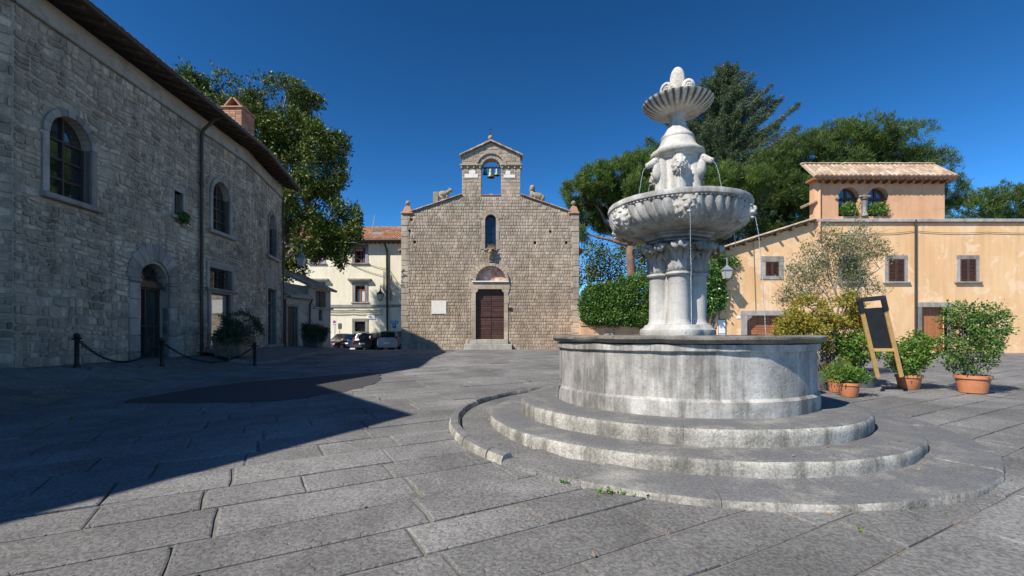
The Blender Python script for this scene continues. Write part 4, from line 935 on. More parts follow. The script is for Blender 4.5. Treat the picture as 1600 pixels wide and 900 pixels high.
def plank_door(root, fr, o, n, d=-.3, mat='woodo', vertical=True):
    a, b, c, e = o; mb = MB(); fbox(mb, fr, a, b, c, e, d - .06, d, 0); dr_ = mb.build('door', M[mat], root)
    for k in range(n):
        if vertical: part_box(dr_, 'plank', M[mat], fr, lerp(a, b, k / n) + .006, lerp(a, b, (k + 1) / n) - .006, c + .01, e - .01, d, d + .03)
        else: part_box(dr_, 'plank', M[mat], fr, a + .006, b - .006, lerp(c, e, k / n) + .006, lerp(c, e, (k + 1) / n) - .006, d, d + .03)
    return dr_
glazing(ab, f2, (d2[0], d2[1], d2[2], d2[3] - .75), 2, 4, None, -.3, fm='woodo', name='door'); part_box(ab, 'transom_beam', M['woodo'], f2, d2[0], d2[1], d2[3] - .75, d2[3] - .66, -.36, -.15); glazing(ab, f2, (d2[0], d2[1], d2[3] - .66, d2[3]), 2, 1, None, -.3)
plank_door(ab, f0, N0, 6)
# eaves: soffit boards, rafters, gutter, tiles, down pipes
ev = [WP[0] + V(.75, -.45, 0), WP[1] + V(.84, -.05, 0), WP[2] + V(.84, .06, 0), WP[3] + V(.72, .55, 0)]
rd = [WP[0] + V(-7, 1, 0), WP[1] + V(-6.4, 1.5, 0), WP[2] + V(-6.4, -.6, 0), WP[3] + V(-6.2, 1.2, 0)]
pit = .34; mb = MB(); ez = ZT + .02; rz = ez + pit * 6.8
for i in range(3):
    q = [ev[i] + V(0, 0, ez), ev[i + 1] + V(0, 0, ez), rd[i + 1] + V(0, 0, rz), rd[i] + V(0, 0, rz)]; mb.add(q + [p + V(0, 0, .07) for p in q], [(0, 3, 2, 1), (4, 5, 6, 7), (0, 1, 5, 4), (1, 2, 6, 5), (2, 3, 7, 6), (3, 0, 4, 7)])
roof = mb.build('roof', M['woodo'], ab)
for i in range(3):
    a, b = ev[i], ev[i + 1]; L = (b - a).length; n = int(L / .23); mbl = MB()
    for k in range(n):
        t = (k + .5) / n; p = a.lerp(b, t) + V(0, 0, ez + .08); q = rd[i].lerp(rd[i + 1], t) + V(0, 0, rz + .08); d = (q - p).normalized(); up = V(0, 0, 1)
        mb = MB(); mb.rv = R.random(); half_tile(mb, p - d * .09 + V(0, 0, R.uniform(-.006, .012)), p + d * .42 + V(0, 0, .03), up, .098, 6); mb.build('roof_tile', M['tilew'], roof, smooth='auto')
        for j in range(1, 16): mbl.rv = R.random(); half_tile(mbl, p + d * (.38 * j - .09), p + d * (.38 * j + .4) + V(0, 0, .03), up, .098, 4)
    tag(mbl.build('upper_tiles', M['tilew'], roof), kind='stuff')
    m = int(L / .6)
    for k in range(m):
        p = a.lerp(b, (k + .5) / m); q = rd[i].lerp(rd[i + 1], (k + .5) / m); d = (q - p).normalized(); d3 = V(d.x, d.y, pit * .95).normalized(); sd = V(-d.y, d.x, 0); mb = MB()
        mb.box(p + V(0, 0, ez - .055) + d3 * .5, (.94, .08, .1), (d3, sd, d3.cross(sd)), 0); mb.build('rafter', M['woodo'], roof)
mb = MB(); o_ = [V(.09, -.02, 0)] * 4; mb.tube([e + x + V(0, 0, ez + .0) for e, x in zip(ev, o_)], .085, 8); mb.build('gutter', M['brown'], ab, smooth=True)
def pipe(root, pts, r=.055, mat='brown', name='drain_pipe'):
    mb = MB(); mb.tube(pts, r, 8); o = mb.build(name, M[mat], root, smooth='auto'); return o
sp = s1(309.5); pp = pipe(ab, [f1(sp, .5, .13), f1(sp, ZT - .75, .13), f1(sp, ZT - .55, .2), f1(sp + .05, ZT - .16, .55), f1(sp + .05, ZT + .0, .88)], .06)
for z in (1.2, 3.2, 5.2, 7.2): mb = MB(); mb.tube([f1(sp, z, .13), f1(sp, z + .06, .13)], .075, 8); mb.build('pipe_clip', M['brown'], pp)
pipe(ab, [f2(L3[2] - .12, .8, .1), f2(L3[2] - .12, ZT - .5, .1)], .045); pipe(ab, [f2(L3[2] - .3, .8, .08), f2(L3[2] - .3, 4.4, .08)], .03, 'zinc')
C0 = np.array([list(f1((sq[0] + sq[1]) / 2 + max(-.17, min(.17, R.gauss(0, .09))), sq[2] + max(-.18, min(.04, R.gauss(-.07, .07))), .16 + .06 * R.random())) for _ in range(120)]); tag(np_obj('wall_plant', *leaves(C0, 5, .1, .06, .2, jit=.05), M['hedge'], ab), kind='stuff')
# chimney
c = V(-12.62, 21.6, 0); mb = MB(); hc = [V(-.42, -.5, 0), V(.42, -.5, 0), V(.42, .5, 0), V(-.42, .5, 0)]
mb.box(c + V(0, 0, 10.9), (.82, .98, 1.9), None, 0); chim = mb.build('chimney', M['rubmor'], ab); zc = 9.96
for k in range(22):
    z = 10.1 + k * .08
    for fi, (u_, n_, wd) in enumerate(((V(1, 0, 0), V(0, -1, 0), .84), (V(0, 1, 0), V(1, 0, 0), 1.0))):
        m = 3 if fi == 0 else 4; mb = MB(); off = (k % 2) * .5 / m
        for j in range(m): mb.rv = R.random(); ctr = c + n_ * (.5 if fi == 0 else .42) + u_ * (((j + .5) / m - .5) * wd) + V(0, 0, z + .04); mb.box(ctr, (wd / m - .012, .03, .068), (u_, n_, V(0, 0, 1)), .004)
        mb.build('brick_course', M['brick'], chim)
mb = MB(); mb.box(c + V(0, 0, 11.9), (1.0, 1.16, .07), None, .01); mb.build('chimney_cap', M['brick'], chim)
for sg in (-1, 1): mb = MB(); mb.box(c + V(.22 * sg, 0, 12.12), (.07, 1.05, .56), (V(.76, 0, .65 * sg), V(0, 1, 0), V(-.65 * sg, 0, .76)), .01); mb.build('chimney_tile', M['brick'], chim)

# ------------------------------------------------------------ building outside the frame on the left, whose roof shades the foreground
c1 = V(-8.62, 2.52, 0); qs = [c1, V(-11.9, 6.45, 0), V(-13.2, 5.5, 0), V(-20, 5.3, 0), V(-21, -14, 0), V(-16.5, -11.4, 0)]
bb = thing('corner_building', (-14, -3, 0), 'rubble stone corner building left of the viewer, casting the near shadow', 'building')
mb = MB(); inn2 = [q + (V(-15.5, -2, 0) - q).normalized() * .7 for q in qs]; n = 6; T_ = 9.2
mb.add([q + V(0, 0, -.4) for q in inn2] + [q + V(0, 0, T_) for q in inn2], [(i, (i + 1) % n, (i + 1) % n + n, i + n) for i in range(n)]); mb.build('wall', M['rubble'], bb)
mb = MB(); ap = V(-15.8, -2.5, T_ + 1.6); mb.add([q + V(0, 0, T_ + .1) for q in qs] + [q + V(0, 0, T_) for q in qs] + [ap], [(i, (i + 1) % n, 12) for i in range(n)] + [(i + n, (i + 1) % n + n, (i + 1) % n, i) for i in range(n)] + [(11, 10, 9, 8, 7, 6)]); mb.build('roof', M['tilew'], bb)
a, b = inn2[5], inn2[0]; d = (b - a).normalized(); bfr = frame(a, d, (d.y, -d.x, 0))
for k in range(3):
    for z in (1.0, 5.2): s = 2.5 + k * 4.2; part_box(bb, 'window', M['glass'], bfr, s, s + 1.1, z + .2, z + 2, -.02, .01, 0); quad_frame(bb, bfr, (s, s + 1.1, z + .2, z + 2), .15)
# ------------------------------------------------------------ low outbuilding between the stone building and the side street
ob = thing('outbuilding', (-12.4, 28.5, .8), 'low grey plastered outbuilding with a plank door and open loggia', 'outbuilding')
oa, oe = V(-12.98, 26.4, 0), V(-11.72, 30.2, 0); d = (oe - oa).normalized(); ofr = frame(oa, d, (d.y, -d.x, 0)); OL = (oe - oa).length
def os_(px): q = (px - 800) / FPX; return (q * oa.y - oa.x) / (d.x - q * d.y)
def oz(px, py): return EYE + (HOR - py) / FPX * (oa.y + d.y * os_(px))
do = (os_(449), os_(464), .85, oz(456, 479)); lo = (os_(493), os_(509), oz(500, 480), oz(500, 455)); sl_ = (os_(498), os_(503.5), oz(500, 501), oz(500, 484))
z1_ = oz(460, 463); z2_ = oz(500, 452); sm_ = os_(482)
mb = MB(); panel(mb, ofr, [(0, .5), (OL, .5), (OL, z2_), (sm_, z2_ + .15), (sm_, z1_), (0, z1_)], [rect(*do), rect(*lo), rect(*sl_)], .35, .34); mb.build('wall', M['grime'], ob)
e_ = frame(oe, (-d.y * -1, 0, 0), (d.x, d.y, 0))
mb = MB(); side = frame(oe, V(-.95, .31, 0), d); panel(mb, side, [(0.01, .4), (4.5, .4), (4.5, z2_ + .8), (0.01, z2_)], [], .3); mb.build('end_wall', M['grime'], ob)
plank_door(ob, ofr, do, 5, -.22); part_box(ob, 'frame_jamb', M['dress'], ofr, do[0] - .14, do[0], .8, do[3], -.1, .04); part_box(ob, 'frame_jamb', M['dress'], ofr, do[1], do[1] + .14, .8, do[3], -.1, .04); part_box(ob, 'lintel', M['dress'], ofr, do[0] - .14, do[1] + .14, do[3], do[3] + .14, -.1, .045)
part_box(ob, 'ledge', M['dress'], ofr, lo[0] - .2, OL + .12, lo[2] - .1, lo[2], -.3, .14, .015); part_box(ob, 'loggia_post', M['woodo'], ofr, lerp(lo[0], lo[1], .62), lerp(lo[0], lo[1], .98), lo[2], lo[3], -.25, -.1)
mb = MB()
for k in range(9): z = lerp(lo[2], lo[3], (k + .5) / 9); fbox(mb, ofr, lerp(lo[0], lo[1], .5), lerp(lo[0], lo[1], .97), z - .03, z + .012, -.09, -.03, 0)
mb.build('roller_blind', M['woodo'], ob); bars(ob, ofr, sl_, 3, 4, -.06, .012)
mb = MB(); fbox(mb, ofr, sl_[0], sl_[1], sl_[2], sl_[3], -.33, -.3, 0); mb.build('vent_panel', M['black'], ob)
def tile_roof(root, name, mat, a, b, up_vec, L, w_=.22, step=.36, r=.095, each=True, n=5, stuffname=None):
    """rows of curved tiles; a-b is the eave line, up_vec the direction up the slope"""
    a, b = V(*a), V(*b); uv = V(*up_vec).normalized(); W = (b - a).length; nx_ = max(1, int(W / w_)); ny = max(1, int(L / step)); nrm = (b - a).cross(uv).normalized(); nrm = nrm if nrm.z > 0 else -nrm
    mb = MB(); q = [a, b, b + uv * L, a + uv * L]; mb.add([p - nrm * .01 for p in q] + [p - nrm * .08 for p in q], [(0, 1, 2, 3), (7, 6, 5, 4), (0, 4, 5, 1), (1, 5, 6, 2), (2, 6, 7, 3), (3, 7, 4, 0)]); rf = mb.build(name, mat, root)
    ml = MB()
    for i in range(nx_):
        p = a.lerp(b, (i + .5) / nx_)
        for j in range(ny):
            m_ = MB() if each else ml; m_.rv = R.random(); sj = nrm * R.uniform(0, .018); side = (b - a).normalized() * R.uniform(-.012, .012)
            half_tile(m_, p + uv * (j * step - .05) + sj + side, p + uv * (j * step + step + .03) + nrm * .02 + side, nrm, r, n)
            if each: m_.build('roof_tile', mat, rf, smooth='auto')
    if not each: tag(ml.build('roof_tiles', mat, rf, smooth='auto'), kind='stuff')
    return rf
nrm_o = V(d.y, -d.x, 0); upo = (-nrm_o + V(0, 0, .42)).normalized()
tile_roof(ob, 'roof', M['tilew'], oa + nrm_o * .28 + V(0, 0, z1_ + .02), oa + d * sm_ + nrm_o * .28 + V(0, 0, z1_ + .02), upo, 2.6)
tile_roof(ob, 'loggia_roof', M['tilew'], oa + d * (sm_ - .1) + nrm_o * .25 + V(0, 0, z2_ + .1), oe + d * .3 + nrm_o * .25 + V(0, 0, z2_ - .05), upo, 3.0)
pipe(ob, [ofr(.2, z1_ - .04, .36), ofr(sm_, z1_ - .06, .36)], .07, 'zinc', 'gutter'); pipe(ob, [ofr(sm_ - .05, z1_ - .1, .34), ofr(sm_, z1_ - .4, .12), ofr(sm_, 2.2, .1)], .05)
pipe(ob, [ofr(.12, .8, .1), ofr(.12, z1_ - .2, .1)], .06)

# ------------------------------------------------------------ cream building in the side street
YY = 43.0
yb = thing('cream_building', (-14, YY, .1), 'cream plastered house with stone window frames and a tiled roof', 'building')
yf = frame((0, YY, 0), (1, 0, 0), (0, -1, 0))
def yx(px): return (px - 800) / FPX * YY
def yz(py): return EYE + (HOR - py) / FPX * YY
xa, xb, zt_ = -27, -7.75, yz(379)
cols = [(550.6, 575), (484, 508), (417, 441)]
hl = []; wins = []
for a, b in cols:
    c0 = (a + b) / 2
    for kind, (o0, o1, o2, o3) in (('top', (-8, 8, 411, 387)), ('mid', (-7.5, 7.5, 472, 446)), ('bar', (-8, 8, 518, 502.5))):
        o = (yx(c0 + o0), yx(c0 + o1), yz(o2), yz(o3)); hl.append(rect(*o)); wins.append((kind, o))
mb = MB(); panel(mb, yf, [(xa, 0), (xb, 0), (xb, zt_), (xa, zt_)], hl, .4, .36); mb.build('wall', M['yellow'], yb)
part_box(yb, 'white_base_band', M['white'], yf, xa, yx(552), -.1, yz(524), -.05, .012, 0)
part_box(yb, 'string_course', M['dress'], yf, xa, xb, yz(480.5), yz(476), -.05, .08, .02)
for kind, o in wins:
    e = {'top': .26, 'mid': .28, 'bar': .26}[kind]
    quad_frame(yb, yf, o, e, .05, kind != 'bar')
    if kind == 'bar': part_box(yb, 'sill', M['dress'], yf, o[0] - e, o[1] + e, o[2] - e, o[2], -.2, .05); bars(yb, yf, o, 6, 6, -.1, .02); mb = MB(); fbox(mb, yf, o[0], o[1], o[2], o[3], -.35, -.3, 0); mb.build('pane', M['black'], yb)
    if kind == 'mid':
        part_box(yb, 'cornice', M['dress'], yf, o[0] - .62, o[1] + .62, o[3] + e * 1.1 + .1, o[3] + e * 1.1 + .3, -.1, .32, .03)
        wn = glazing(yb, yf, o, 2, 1, None, -.26, 'black', 'woodl', .09)
        for k in range(2): a, b = lerp(o[0], o[1], k / 2) + .1, lerp(o[0], o[1], (k + 1) / 2) - .08; part_box(wn, 'curtain', M['curtain'], yf, a, b, o[2] + .1, lerp(o[2], o[3], .7), -.255, -.24, 0)
        part_box(wn, 'top_rail', M['woodl'], yf, o[0], o[1], lerp(o[2], o[3], .72), lerp(o[2], o[3], .8), -.26, -.18, 0)
    if kind == 'top':
        wn = glazing(yb, yf, o, 2, 2, None, -.3, 'black', 'woodl', .07); part_box(wn, 'drape', M['purple'], yf, o[1] - .28, o[1] - .02, o[2], o[3], -.24, -.16, 0); part_box(wn, 'awning', M['terra'], yf, o[0], o[1] - .2, lerp(o[2], o[3], .78), o[3] - .1, -.1, -.02, 0)
mb = MB(); fbox(mb, yf, xa, xb, zt_ - .02, zt_ + .1, -.3, .62, 0); mb.build('eaves_soffit', M['woodo'], yb); pipe(yb, [yf(xa, zt_ + .1, .7), yf(xb, zt_ + .1, .7)], .08, 'brown', 'gutter')
for k in range(46): s = lerp(xa, xb, (k + .5) / 46); part_box(yb, 'rafter', M['woodo'], yf, s - .05, s + .05, zt_ - .13, zt_ - .02, -.05, .58, 0)
tile_roof(yb, 'roof', M['tile'], (xa, YY - .66, zt_ + .16), (xb, YY - .66, zt_ + .16), (0, 1, .42), 6.5, .24, .42, .105, False, 4)
mb = MB(); c = V(yx(576) - .2, YY + 3.6, yz(366)); mb.box(c, (1.3, .8, 1.3), None, .02); cm = mb.build('chimney', M['brick'], yb); mb = MB(); mb.box(c + V(0, 0, .7), (1.5, 1, .12), None, .02); mb.build('chimney_cap', M['tile'], cm)
mb = MB(); mb.box((yx(583), YY + 1.6, zt_ + 1.18), (1.0, .9, .08), (V(1, 0, 0), V(0, .92, .39), V(0, -.39, .92)), .01); mb.build('skylight', M['zinc'], yb)
mb = MB(); mb.tube([(yx(567), YY + 2.5, zt_ + 1), (yx(573), YY + 2.6, zt_ + 3.2)], .05, 6); mb.build('aerial', M['zinc'], yb)
pipe(yb, [yf(yx(602.5), zt_ + .05, .6), yf(yx(605), zt_ - .7, .12), yf(yx(605.5), .4, .12)], .09, 'brown')
def cable(root, pts, sag=.2, r=.022, mat='iron', name='cable'):
    out_ = []
    for a, b in zip(pts[:-1], pts[1:]):
        for k in range(8): t = k / 8; p = V(*a).lerp(V(*b), t); out_.append(p - V(0, 0, sag * 4 * t * (1 - t)))
    out_.append(V(*pts[-1])); mb = MB(); mb.tube(out_, r, 5); return mb.build(name, M[mat], root)
for py in (484, 487, 491): cable(yb, [yf(yx(515), yz(py), .05), yf(yx(553), yz(py - .4), .05), yf(yx(575), yz(py), .05), yf(yx(598), yz(py), .05)], .06, .022, 'woodo')
cable(yb, [yf(yx(540), yz(409), .06), yf(yx(600), yz(431), .1)], .15, .02, 'woodo'); cable(yb, [yf(yx(556), yz(402), .06), yf(yx(605), yz(420), .1)], .2, .02, 'woodo'); cable(yb, [yf(yx(606), yz(418), .1), yf(yx(630), yz(452), .1)], .05, .02, 'woodo'); cable(yb, [yf(yx(606), yz(430), .1), yf(yx(630), yz(463), .1)], .05, .02, 'woodo')
pipe(yb, [yf(yx(600), yz(423), .08), yf(yx(599.5), yz(455), .08)], .03, 'woodo', 'conduit'); pipe(yb, [yf(yx(610), yz(428), .08), yf(yx(611), yz(470), .08)], .035, 'woodo', 'conduit')
mb = MB(); fbox(mb, yf, yx(574), yx(586.5), yz(498.5), yz(491.5), .0, .05, .006); sp_ = mb.build('street_name_plaque', M['paper'], yb)
mb = MB()
for k, (a, b) in enumerate(((575.4, 581), (576, 585.2))): fbox(mb, yf, yx(a), yx(b), yz(494.4 + 2.2 * k) - .03, yz(494.4 + 2.2 * k) + .03, .05, .054, 0)
mb.build('worn_lettering', M['zinc'], sp_)
def lantern(mb_f, mb_g, c, s):
    for r0, r1, z0, z1, m_ in ((.1, .17, -.25, .1, mb_g), (.2, .06, .1, .26, mb_f), (.06, .02, .26, .34, mb_f), (.06, .1, -.3, -.25, mb_f)):
        p = [c + V(r * s * i, r * s * j, z * s) for r, z in ((r0, z0), (r1, z1)) for i, j in ((-1, -1), (1, -1), (1, 1), (-1, 1))]; m_.add(p, [(0, 1, 5, 4), (1, 2, 6, 5), (2, 3, 7, 6), (3, 0, 4, 7), (3, 2, 1, 0), (4, 5, 6, 7)])
    for i, j in ((-1, -1), (1, -1), (1, 1), (-1, 1)): mb_f.tube([c + V(.1 * s * i, .1 * s * j, -.25 * s), c + V(.172 * s * i, .172 * s * j, .1 * s)], .012 * s, 5)
gl = G('lantern_glass'); gl.bsdf((.5, .5, .47), .25); M['lamp'] = gl.m
def street_lamp(label, c, s, wall_pt, stay=None, mat='iron'):
    t = thing('street_lamp', tuple(c), label, 'street lamp', 'wall lanterns'); f_, g_ = MB(), MB(); lantern(f_, g_, c, s); f_.build('lantern_frame', M[mat], t); g_.build('lantern_glass', M['lamp'], t)
    mb = MB(); mb.tube([c + V(0, 0, .32 * s), c + V(0, 0, .62 * s), V(*wall_pt)] if stay is None else [c + V(0, 0, .32 * s), c + V(0, 0, .8 * s)], .025 * s, 6); mb.build('bracket', M[mat], t)
    if stay: [cable(t, q, .12, .018, 'iron', 'stay_wire') for q in stay]
    return t
street_lamp('small dark lantern on the cream wall beside the drain pipe', yf(yx(597), yz(463), .55), 1.5, yf(yx(604), yz(458), .02))

# ------------------------------------------------------------ orange building on the right
OY = 26.0
og = thing('orange_building', (18, OY, .7), 'orange plastered house with a raised tiled loft and garage door', 'building')
of = frame((0, OY, 0), (1, 0, 0), (0, -1, 0))
def ox(px): return (px - 800) / FPX * OY
def oz2(py): return EYE + (HOR - py) / FPX * OY
x0, x1, x2, x3 = ox(1113), ox(1272), ox(1476), 33.0
wn1 = (ox(1196), ox(1216), oz2(431), oz2(409)); gd = (ox(1167), ox(1228), .7, oz2(493)); lw = (ox(1310), ox(1343), oz2(338), oz2(309)); lw2 = (ox(1356), ox(1389), oz2(338), oz2(309)); wn2 = (ox(1388), ox(1412), oz2(440), oz2(405)); dw2 = (ox(1440), ox(1480), .7, oz2(480)); wn3 = (ox(1500), ox(1524), oz2(440), oz2(405)); wn4 = (ox(1316), ox(1340), oz2(440), oz2(405))
gdh = [(gd[0], gd[2]), (gd[1], gd[2]), (gd[1], gd[3] - .3), (gd[1] - .25, gd[3] - .1), (gd[1] - .3, gd[3]), (gd[0] + .3, gd[3]), (gd[0] + .25, gd[3] - .1), (gd[0], gd[3] - .3)]
zl, zh, zr = oz2(397), oz2(347), oz2(284)
mb = MB(); panel(mb, of, [(x0, .4), (x3, .4), (x3, zh), (x1, zh), (x0, zl)], [rect(*wn1), gdh, rect(*wn2), rect(*dw2), rect(*wn3), rect(*wn4)], .4, .36); mb.build('wall', M['orange'], og)
mb = MB(); panel(mb, of, [(x1, zh), (x2, zh), (x2, zr), (x1, zr)], [arch(lw[0], lw[1], lw[2], lw[3]), arch(lw2[0], lw2[1], lw2[2], lw2[3])], .4, .36); mb.build('loft_wall', M['peach'], og)
mb = MB(); sd_ = frame((x0, OY, 0), (.42, .908, 0), (-.908, .42, 0)); panel(mb, sd_, [(.01, .4), (9, .4), (9, zl), (.01, zl)], [], .3); mb.build('side_wall', M['orange'], og)
mb = MB(); sd2 = frame((x1, OY, 0), (.56, .828, 0), (-.828, .56, 0)); panel(mb, sd2, [(.01, zh - 1), (6, zh - 1), (6, zr), (.01, zr)], [], .3); mb.build('loft_side_wall', M['peach'], og)
part_box(og, 'string_course', M['dress'], of, x1 - .02, x3, oz2(347.5), oz2(342.5), -.05, .14, .02); part_box(og, 'moulding', M['peach'], of, x1, x3, oz2(350), oz2(348), -.05, .06, .01)
part_box(og, 'corner_strip', M['dress'], of, x0 - .02, x0 + .42, .4, oz2(485), -.1, .025); part_box(og, 'brick_pier', M['brick'], of, x0 - .2, x0 - .03, .4, oz2(470), -.3, .0)
quad_frame(og, of, wn1, .28, .03, False); part_box(og, 'sill', M['dress'], of, wn1[0] - .28, wn1[1] + .28, wn1[2] - .2, wn1[2], -.2, .04)
def shutters(root, fr, o, op=.1):
    for k, (a, b) in enumerate(((o[0], (o[0] + o[1]) / 2 - .015), ((o[0] + o[1]) / 2 + .015, o[1]))):
        mb = MB(); fbox(mb, fr, a, b, o[2], o[3], .0, .03, .005); sh_ = mb.build('shutter', M['wood'], root); n = 14
        for j in range(n):
            z = lerp(o[2] + .07, o[3] - .07, (j + .5) / n); mb = MB(); mb.rv = R.random(); c = fr((a + b) / 2, z, .035); u = fr(1, 0, 0) - fr(0, 0, 0); nn_ = fr(0, 0, 1) - fr(0, 0, 0); mb.box(c, (b - a - .09, .045, .012), (u, (nn_ + V(0, 0, -.8)).normalized(), (nn_ * .8 + V(0, 0, 1)).normalized()), 0); mb.build('louvre', M['wood'], sh_)
        for a2, b2 in ((a, a + .05), (b - .05, b)): part_box(sh_, 'stile', M['wood'], fr, a2, b2, o[2], o[3], .03, .055)
        for z2, z3 in ((o[2], o[2] + .06), (o[3] - .06, o[3])): part_box(sh_, 'rail', M['wood'], fr, a + .05, b - .05, z2, z3, .03, .052)
shutters(og, of, wn1)
for o in (wn2, wn3, wn4): quad_frame(og, of, o, .2, .03); shutters(og, of, o)
# garage door of horizontal boards in a stone surround
part_box(og, 'lintel', M['dress'], of, gd[0] - .36, gd[1] + .36, gd[3], gd[3] + .28, -.2, .05)
for a, b in ((gd[0] - .34, gd[0]), (gd[1], gd[1] + .34)): part_box(og, 'frame_jamb', M['dress'], of, a, b, .5, gd[3], -.2, .045)
for sx, c0 in ((1, gd[0]), (-1, gd[1])): part_prism(og, 'corbel', M['dress'], of, [(c0, gd[3] - .3), (c0 + .25 * sx, gd[3] - .1), (c0 + .3 * sx, gd[3]), (c0, gd[3])][::sx], -.3, .04)
for k in range(3):
    a, b = lerp(gd[0], gd[1], k / 3) + .008, lerp(gd[0], gd[1], (k + 1) / 3) - .008; mb = MB(); fbox(mb, of, a, b, gd[2], gd[3], -.35, -.29, 0); gl_ = mb.build('garage_door_leaf', M['woodl'], og); n = 15
    for j in range(n): part_box(gl_, 'board', M['woodl'], of, a + .004, b - .004, lerp(gd[2], gd[3], j / n) + .008, lerp(gd[2], gd[3], (j + 1) / n) - .008, -.29, -.265 - .006 * (j % 2))
plank_door(og, of, dw2, 7, -.28, 'woodl'); quad_frame(og, of, dw2, .25, .04, False)
for o in (lw, lw2):
    glazing(og, of, (*o[:3], 0), 2, 2, o[3], -.3, 'glass', 'wood', .1, 'loft_window'); part_prism(og, 'dark_transom', M['wood'], of, rect(o[0], o[1], o[3] - .05, o[3] + .05), -.3, -.2)
    C0 = np.array([list(of((o[0] + o[1]) / 2 + max(-.5, min(.5, R.gauss(0, .24))), o[2] + .15 + R.random() ** 1.6 * .55, -.02 + .14 * R.random())) for _ in range(150)]); np_obj('sill_plant', *leaves(C0, 6, .15, .06, .5, jit=.05), M['herb'], og)
mb = MB(); c = of((lw[1] + lw2[0]) / 2, 0, .02); mb.lathe([(.2, lw[2]), (.2, lw[2] + .1), (.14, lw[2] + .16), (.15, lw[2] + .8), (.13, lw[3] - .15), (.2, lw[3] - .1), (.22, lw[3] - .02), (.1, lw[3])], c, 16); mb.build('loft_column', M['fount'], og, smooth='auto')
part_box(og, 'impost', M['dress'], of, lw[0] - .2, lw[0], lw[3] - .1, lw[3] + .02, -.2, .08, .012); part_box(og, 'impost', M['dress'], of, lw[1] - .02, lw2[0] + .02, lw[3] - .0, lw[3] + .08, -.2, .2, .012)
# loft roof and the long sloping verge
mb = MB(); fbox(mb, of, x1 - .3, x2 + .3, zr, zr + .1, -.3, .45, 0); mb.build('eaves_board', M['woodl'], og)
for k in range(16): s = lerp(x1, x2, (k + .5) / 16); part_box(og, 'rafter', M['woodo'], of, s - .05, s + .05, zr - .12, zr, -.05, .4, 0)
tile_roof(og, 'loft_roof', M['tilew'], (x1 - .3, OY - .5, zr + .16), (x2 + .3, OY - .5, zr + .16), (.3, .95, .6), 2.9, .26, .5, .12, True, 5)
mb = MB()
for k in range(34): mb.rv = R.random(); s = lerp(x1 - .3, x2 + .3, k / 34); half_tile(mb, V(s + .75, OY + 1.9, zr + 1.66 + R.uniform(0, .03)), V(s + 1.05, OY + 1.9, zr + 1.68), V(0, 0, 1), .13, 5)
tag(mb.build('ridge_tiles', M['tilew'], og), kind='stuff')
va, vb = V(x0 - .55, OY - .28, zl - .1), V(x1 - .05, OY - .28, zh + .06); dv = (vb - va).normalized(); upv = V(-dv.z, 0, dv.x); L = (vb - va).length
mb = MB(); q = [va, vb, vb + V(4.6, 8, 0), va + V(4.6, 8, 0)]; mb.add(q + [p + upv * .07 for p in q], [(0, 3, 2, 1), (4, 5, 6, 7), (0, 1, 5, 4), (1, 2, 6, 5), (2, 3, 7, 6), (3, 0, 4, 7)]); low = mb.build('low_roof', M['woodo'], og)
n = int(L / .4)
for k in range(n):
    for j, yo in enumerate((.06, .3, .54)): mb = MB(); mb.rv = R.random(); p = va.lerp(vb, k / n) + V(0, yo, 0) + upv * (.08 + R.uniform(0, .015)); half_tile(mb, p - dv * .04, p + dv * (L / n + .02) + upv * .02, upv, .115, 5); mb.build('verge_tile', M['tilew'], low, smooth='auto')
for k in range(7): p = va.lerp(vb, (k + .7) / 7.2); mb = MB(); mb.box(p + V(0, .15, -.1) , (.12, .5, .12), (dv, V(0, 1, 0), upv), .01); mb.build('rafter', M['woodo'], low)
mb = MB()
for yo in np.arange(.8, 8, .26):
    for k in range(n): mb.rv = R.random(); p = va.lerp(vb, k / n) + V(yo * .5, yo, 0) + upv * .08; half_tile(mb, p - dv * .04, p + dv * (L / n + .02) + upv * .02, upv, .115, 4)
tag(mb.build('upper_tiles', M['tilew'], low), kind='stuff')
part_box(og, 'small_plate', M['paper'], of, ox(1151), ox(1157), oz2(498), oz2(494), 0, .03); mb = MB(); mb.box((x1 - .14, OY + .25, oz2(317)), (.5, .8, .14), (V(.9, 0, .42), V(0, 1, 0), V(-.42, 0, .9)), .02); mb.build('side_eave', M['tilew'], og)
cable(og, [of(ox(1176), oz2(376), .06), of(ox(1178), oz2(420), .05), of(ox(1180), oz2(480), .05), of(ox(1180), oz2(490), .05)], 0, .012, 'woodo')
pipe(og, [of(ox(1428), zh + .1, .12), of(ox(1428), .8, .12)], .055); cable(og, [of(x1, oz2(362), .05), of(ox(1350), oz2(364), .05), of(ox(1428), oz2(361), .05), of(ox(1540), oz2(363), .05), of(x3, oz2(362), .05)], .08, .014, 'woodo')
nb = thing('notice_board', (ox(1125.5), OY, 1), 'white framed notice board on the orange wall near the ivy', 'notice board')
part_box(nb, 'frame', M['slate'], of, ox(1117), ox(1133.5), oz2(531), oz2(498.5), .0, .06); part_box(nb, 'white_sheet', M['paper'], of, ox(1118.2), ox(1132.3), oz2(521), oz2(499.8), .06, .075, 0); part_box(nb, 'white_sheet', M['paper'], of, ox(1118.2), ox(1132.3), oz2(530.4), oz2(522.3), .06, .075, 0)
street_lamp('grey lantern on a bracket beside the ivy on the orange wall', of(ox(1125), oz2(429), .85), 1.25, of(ox(1128), oz2(405), .02), mat='zinc')
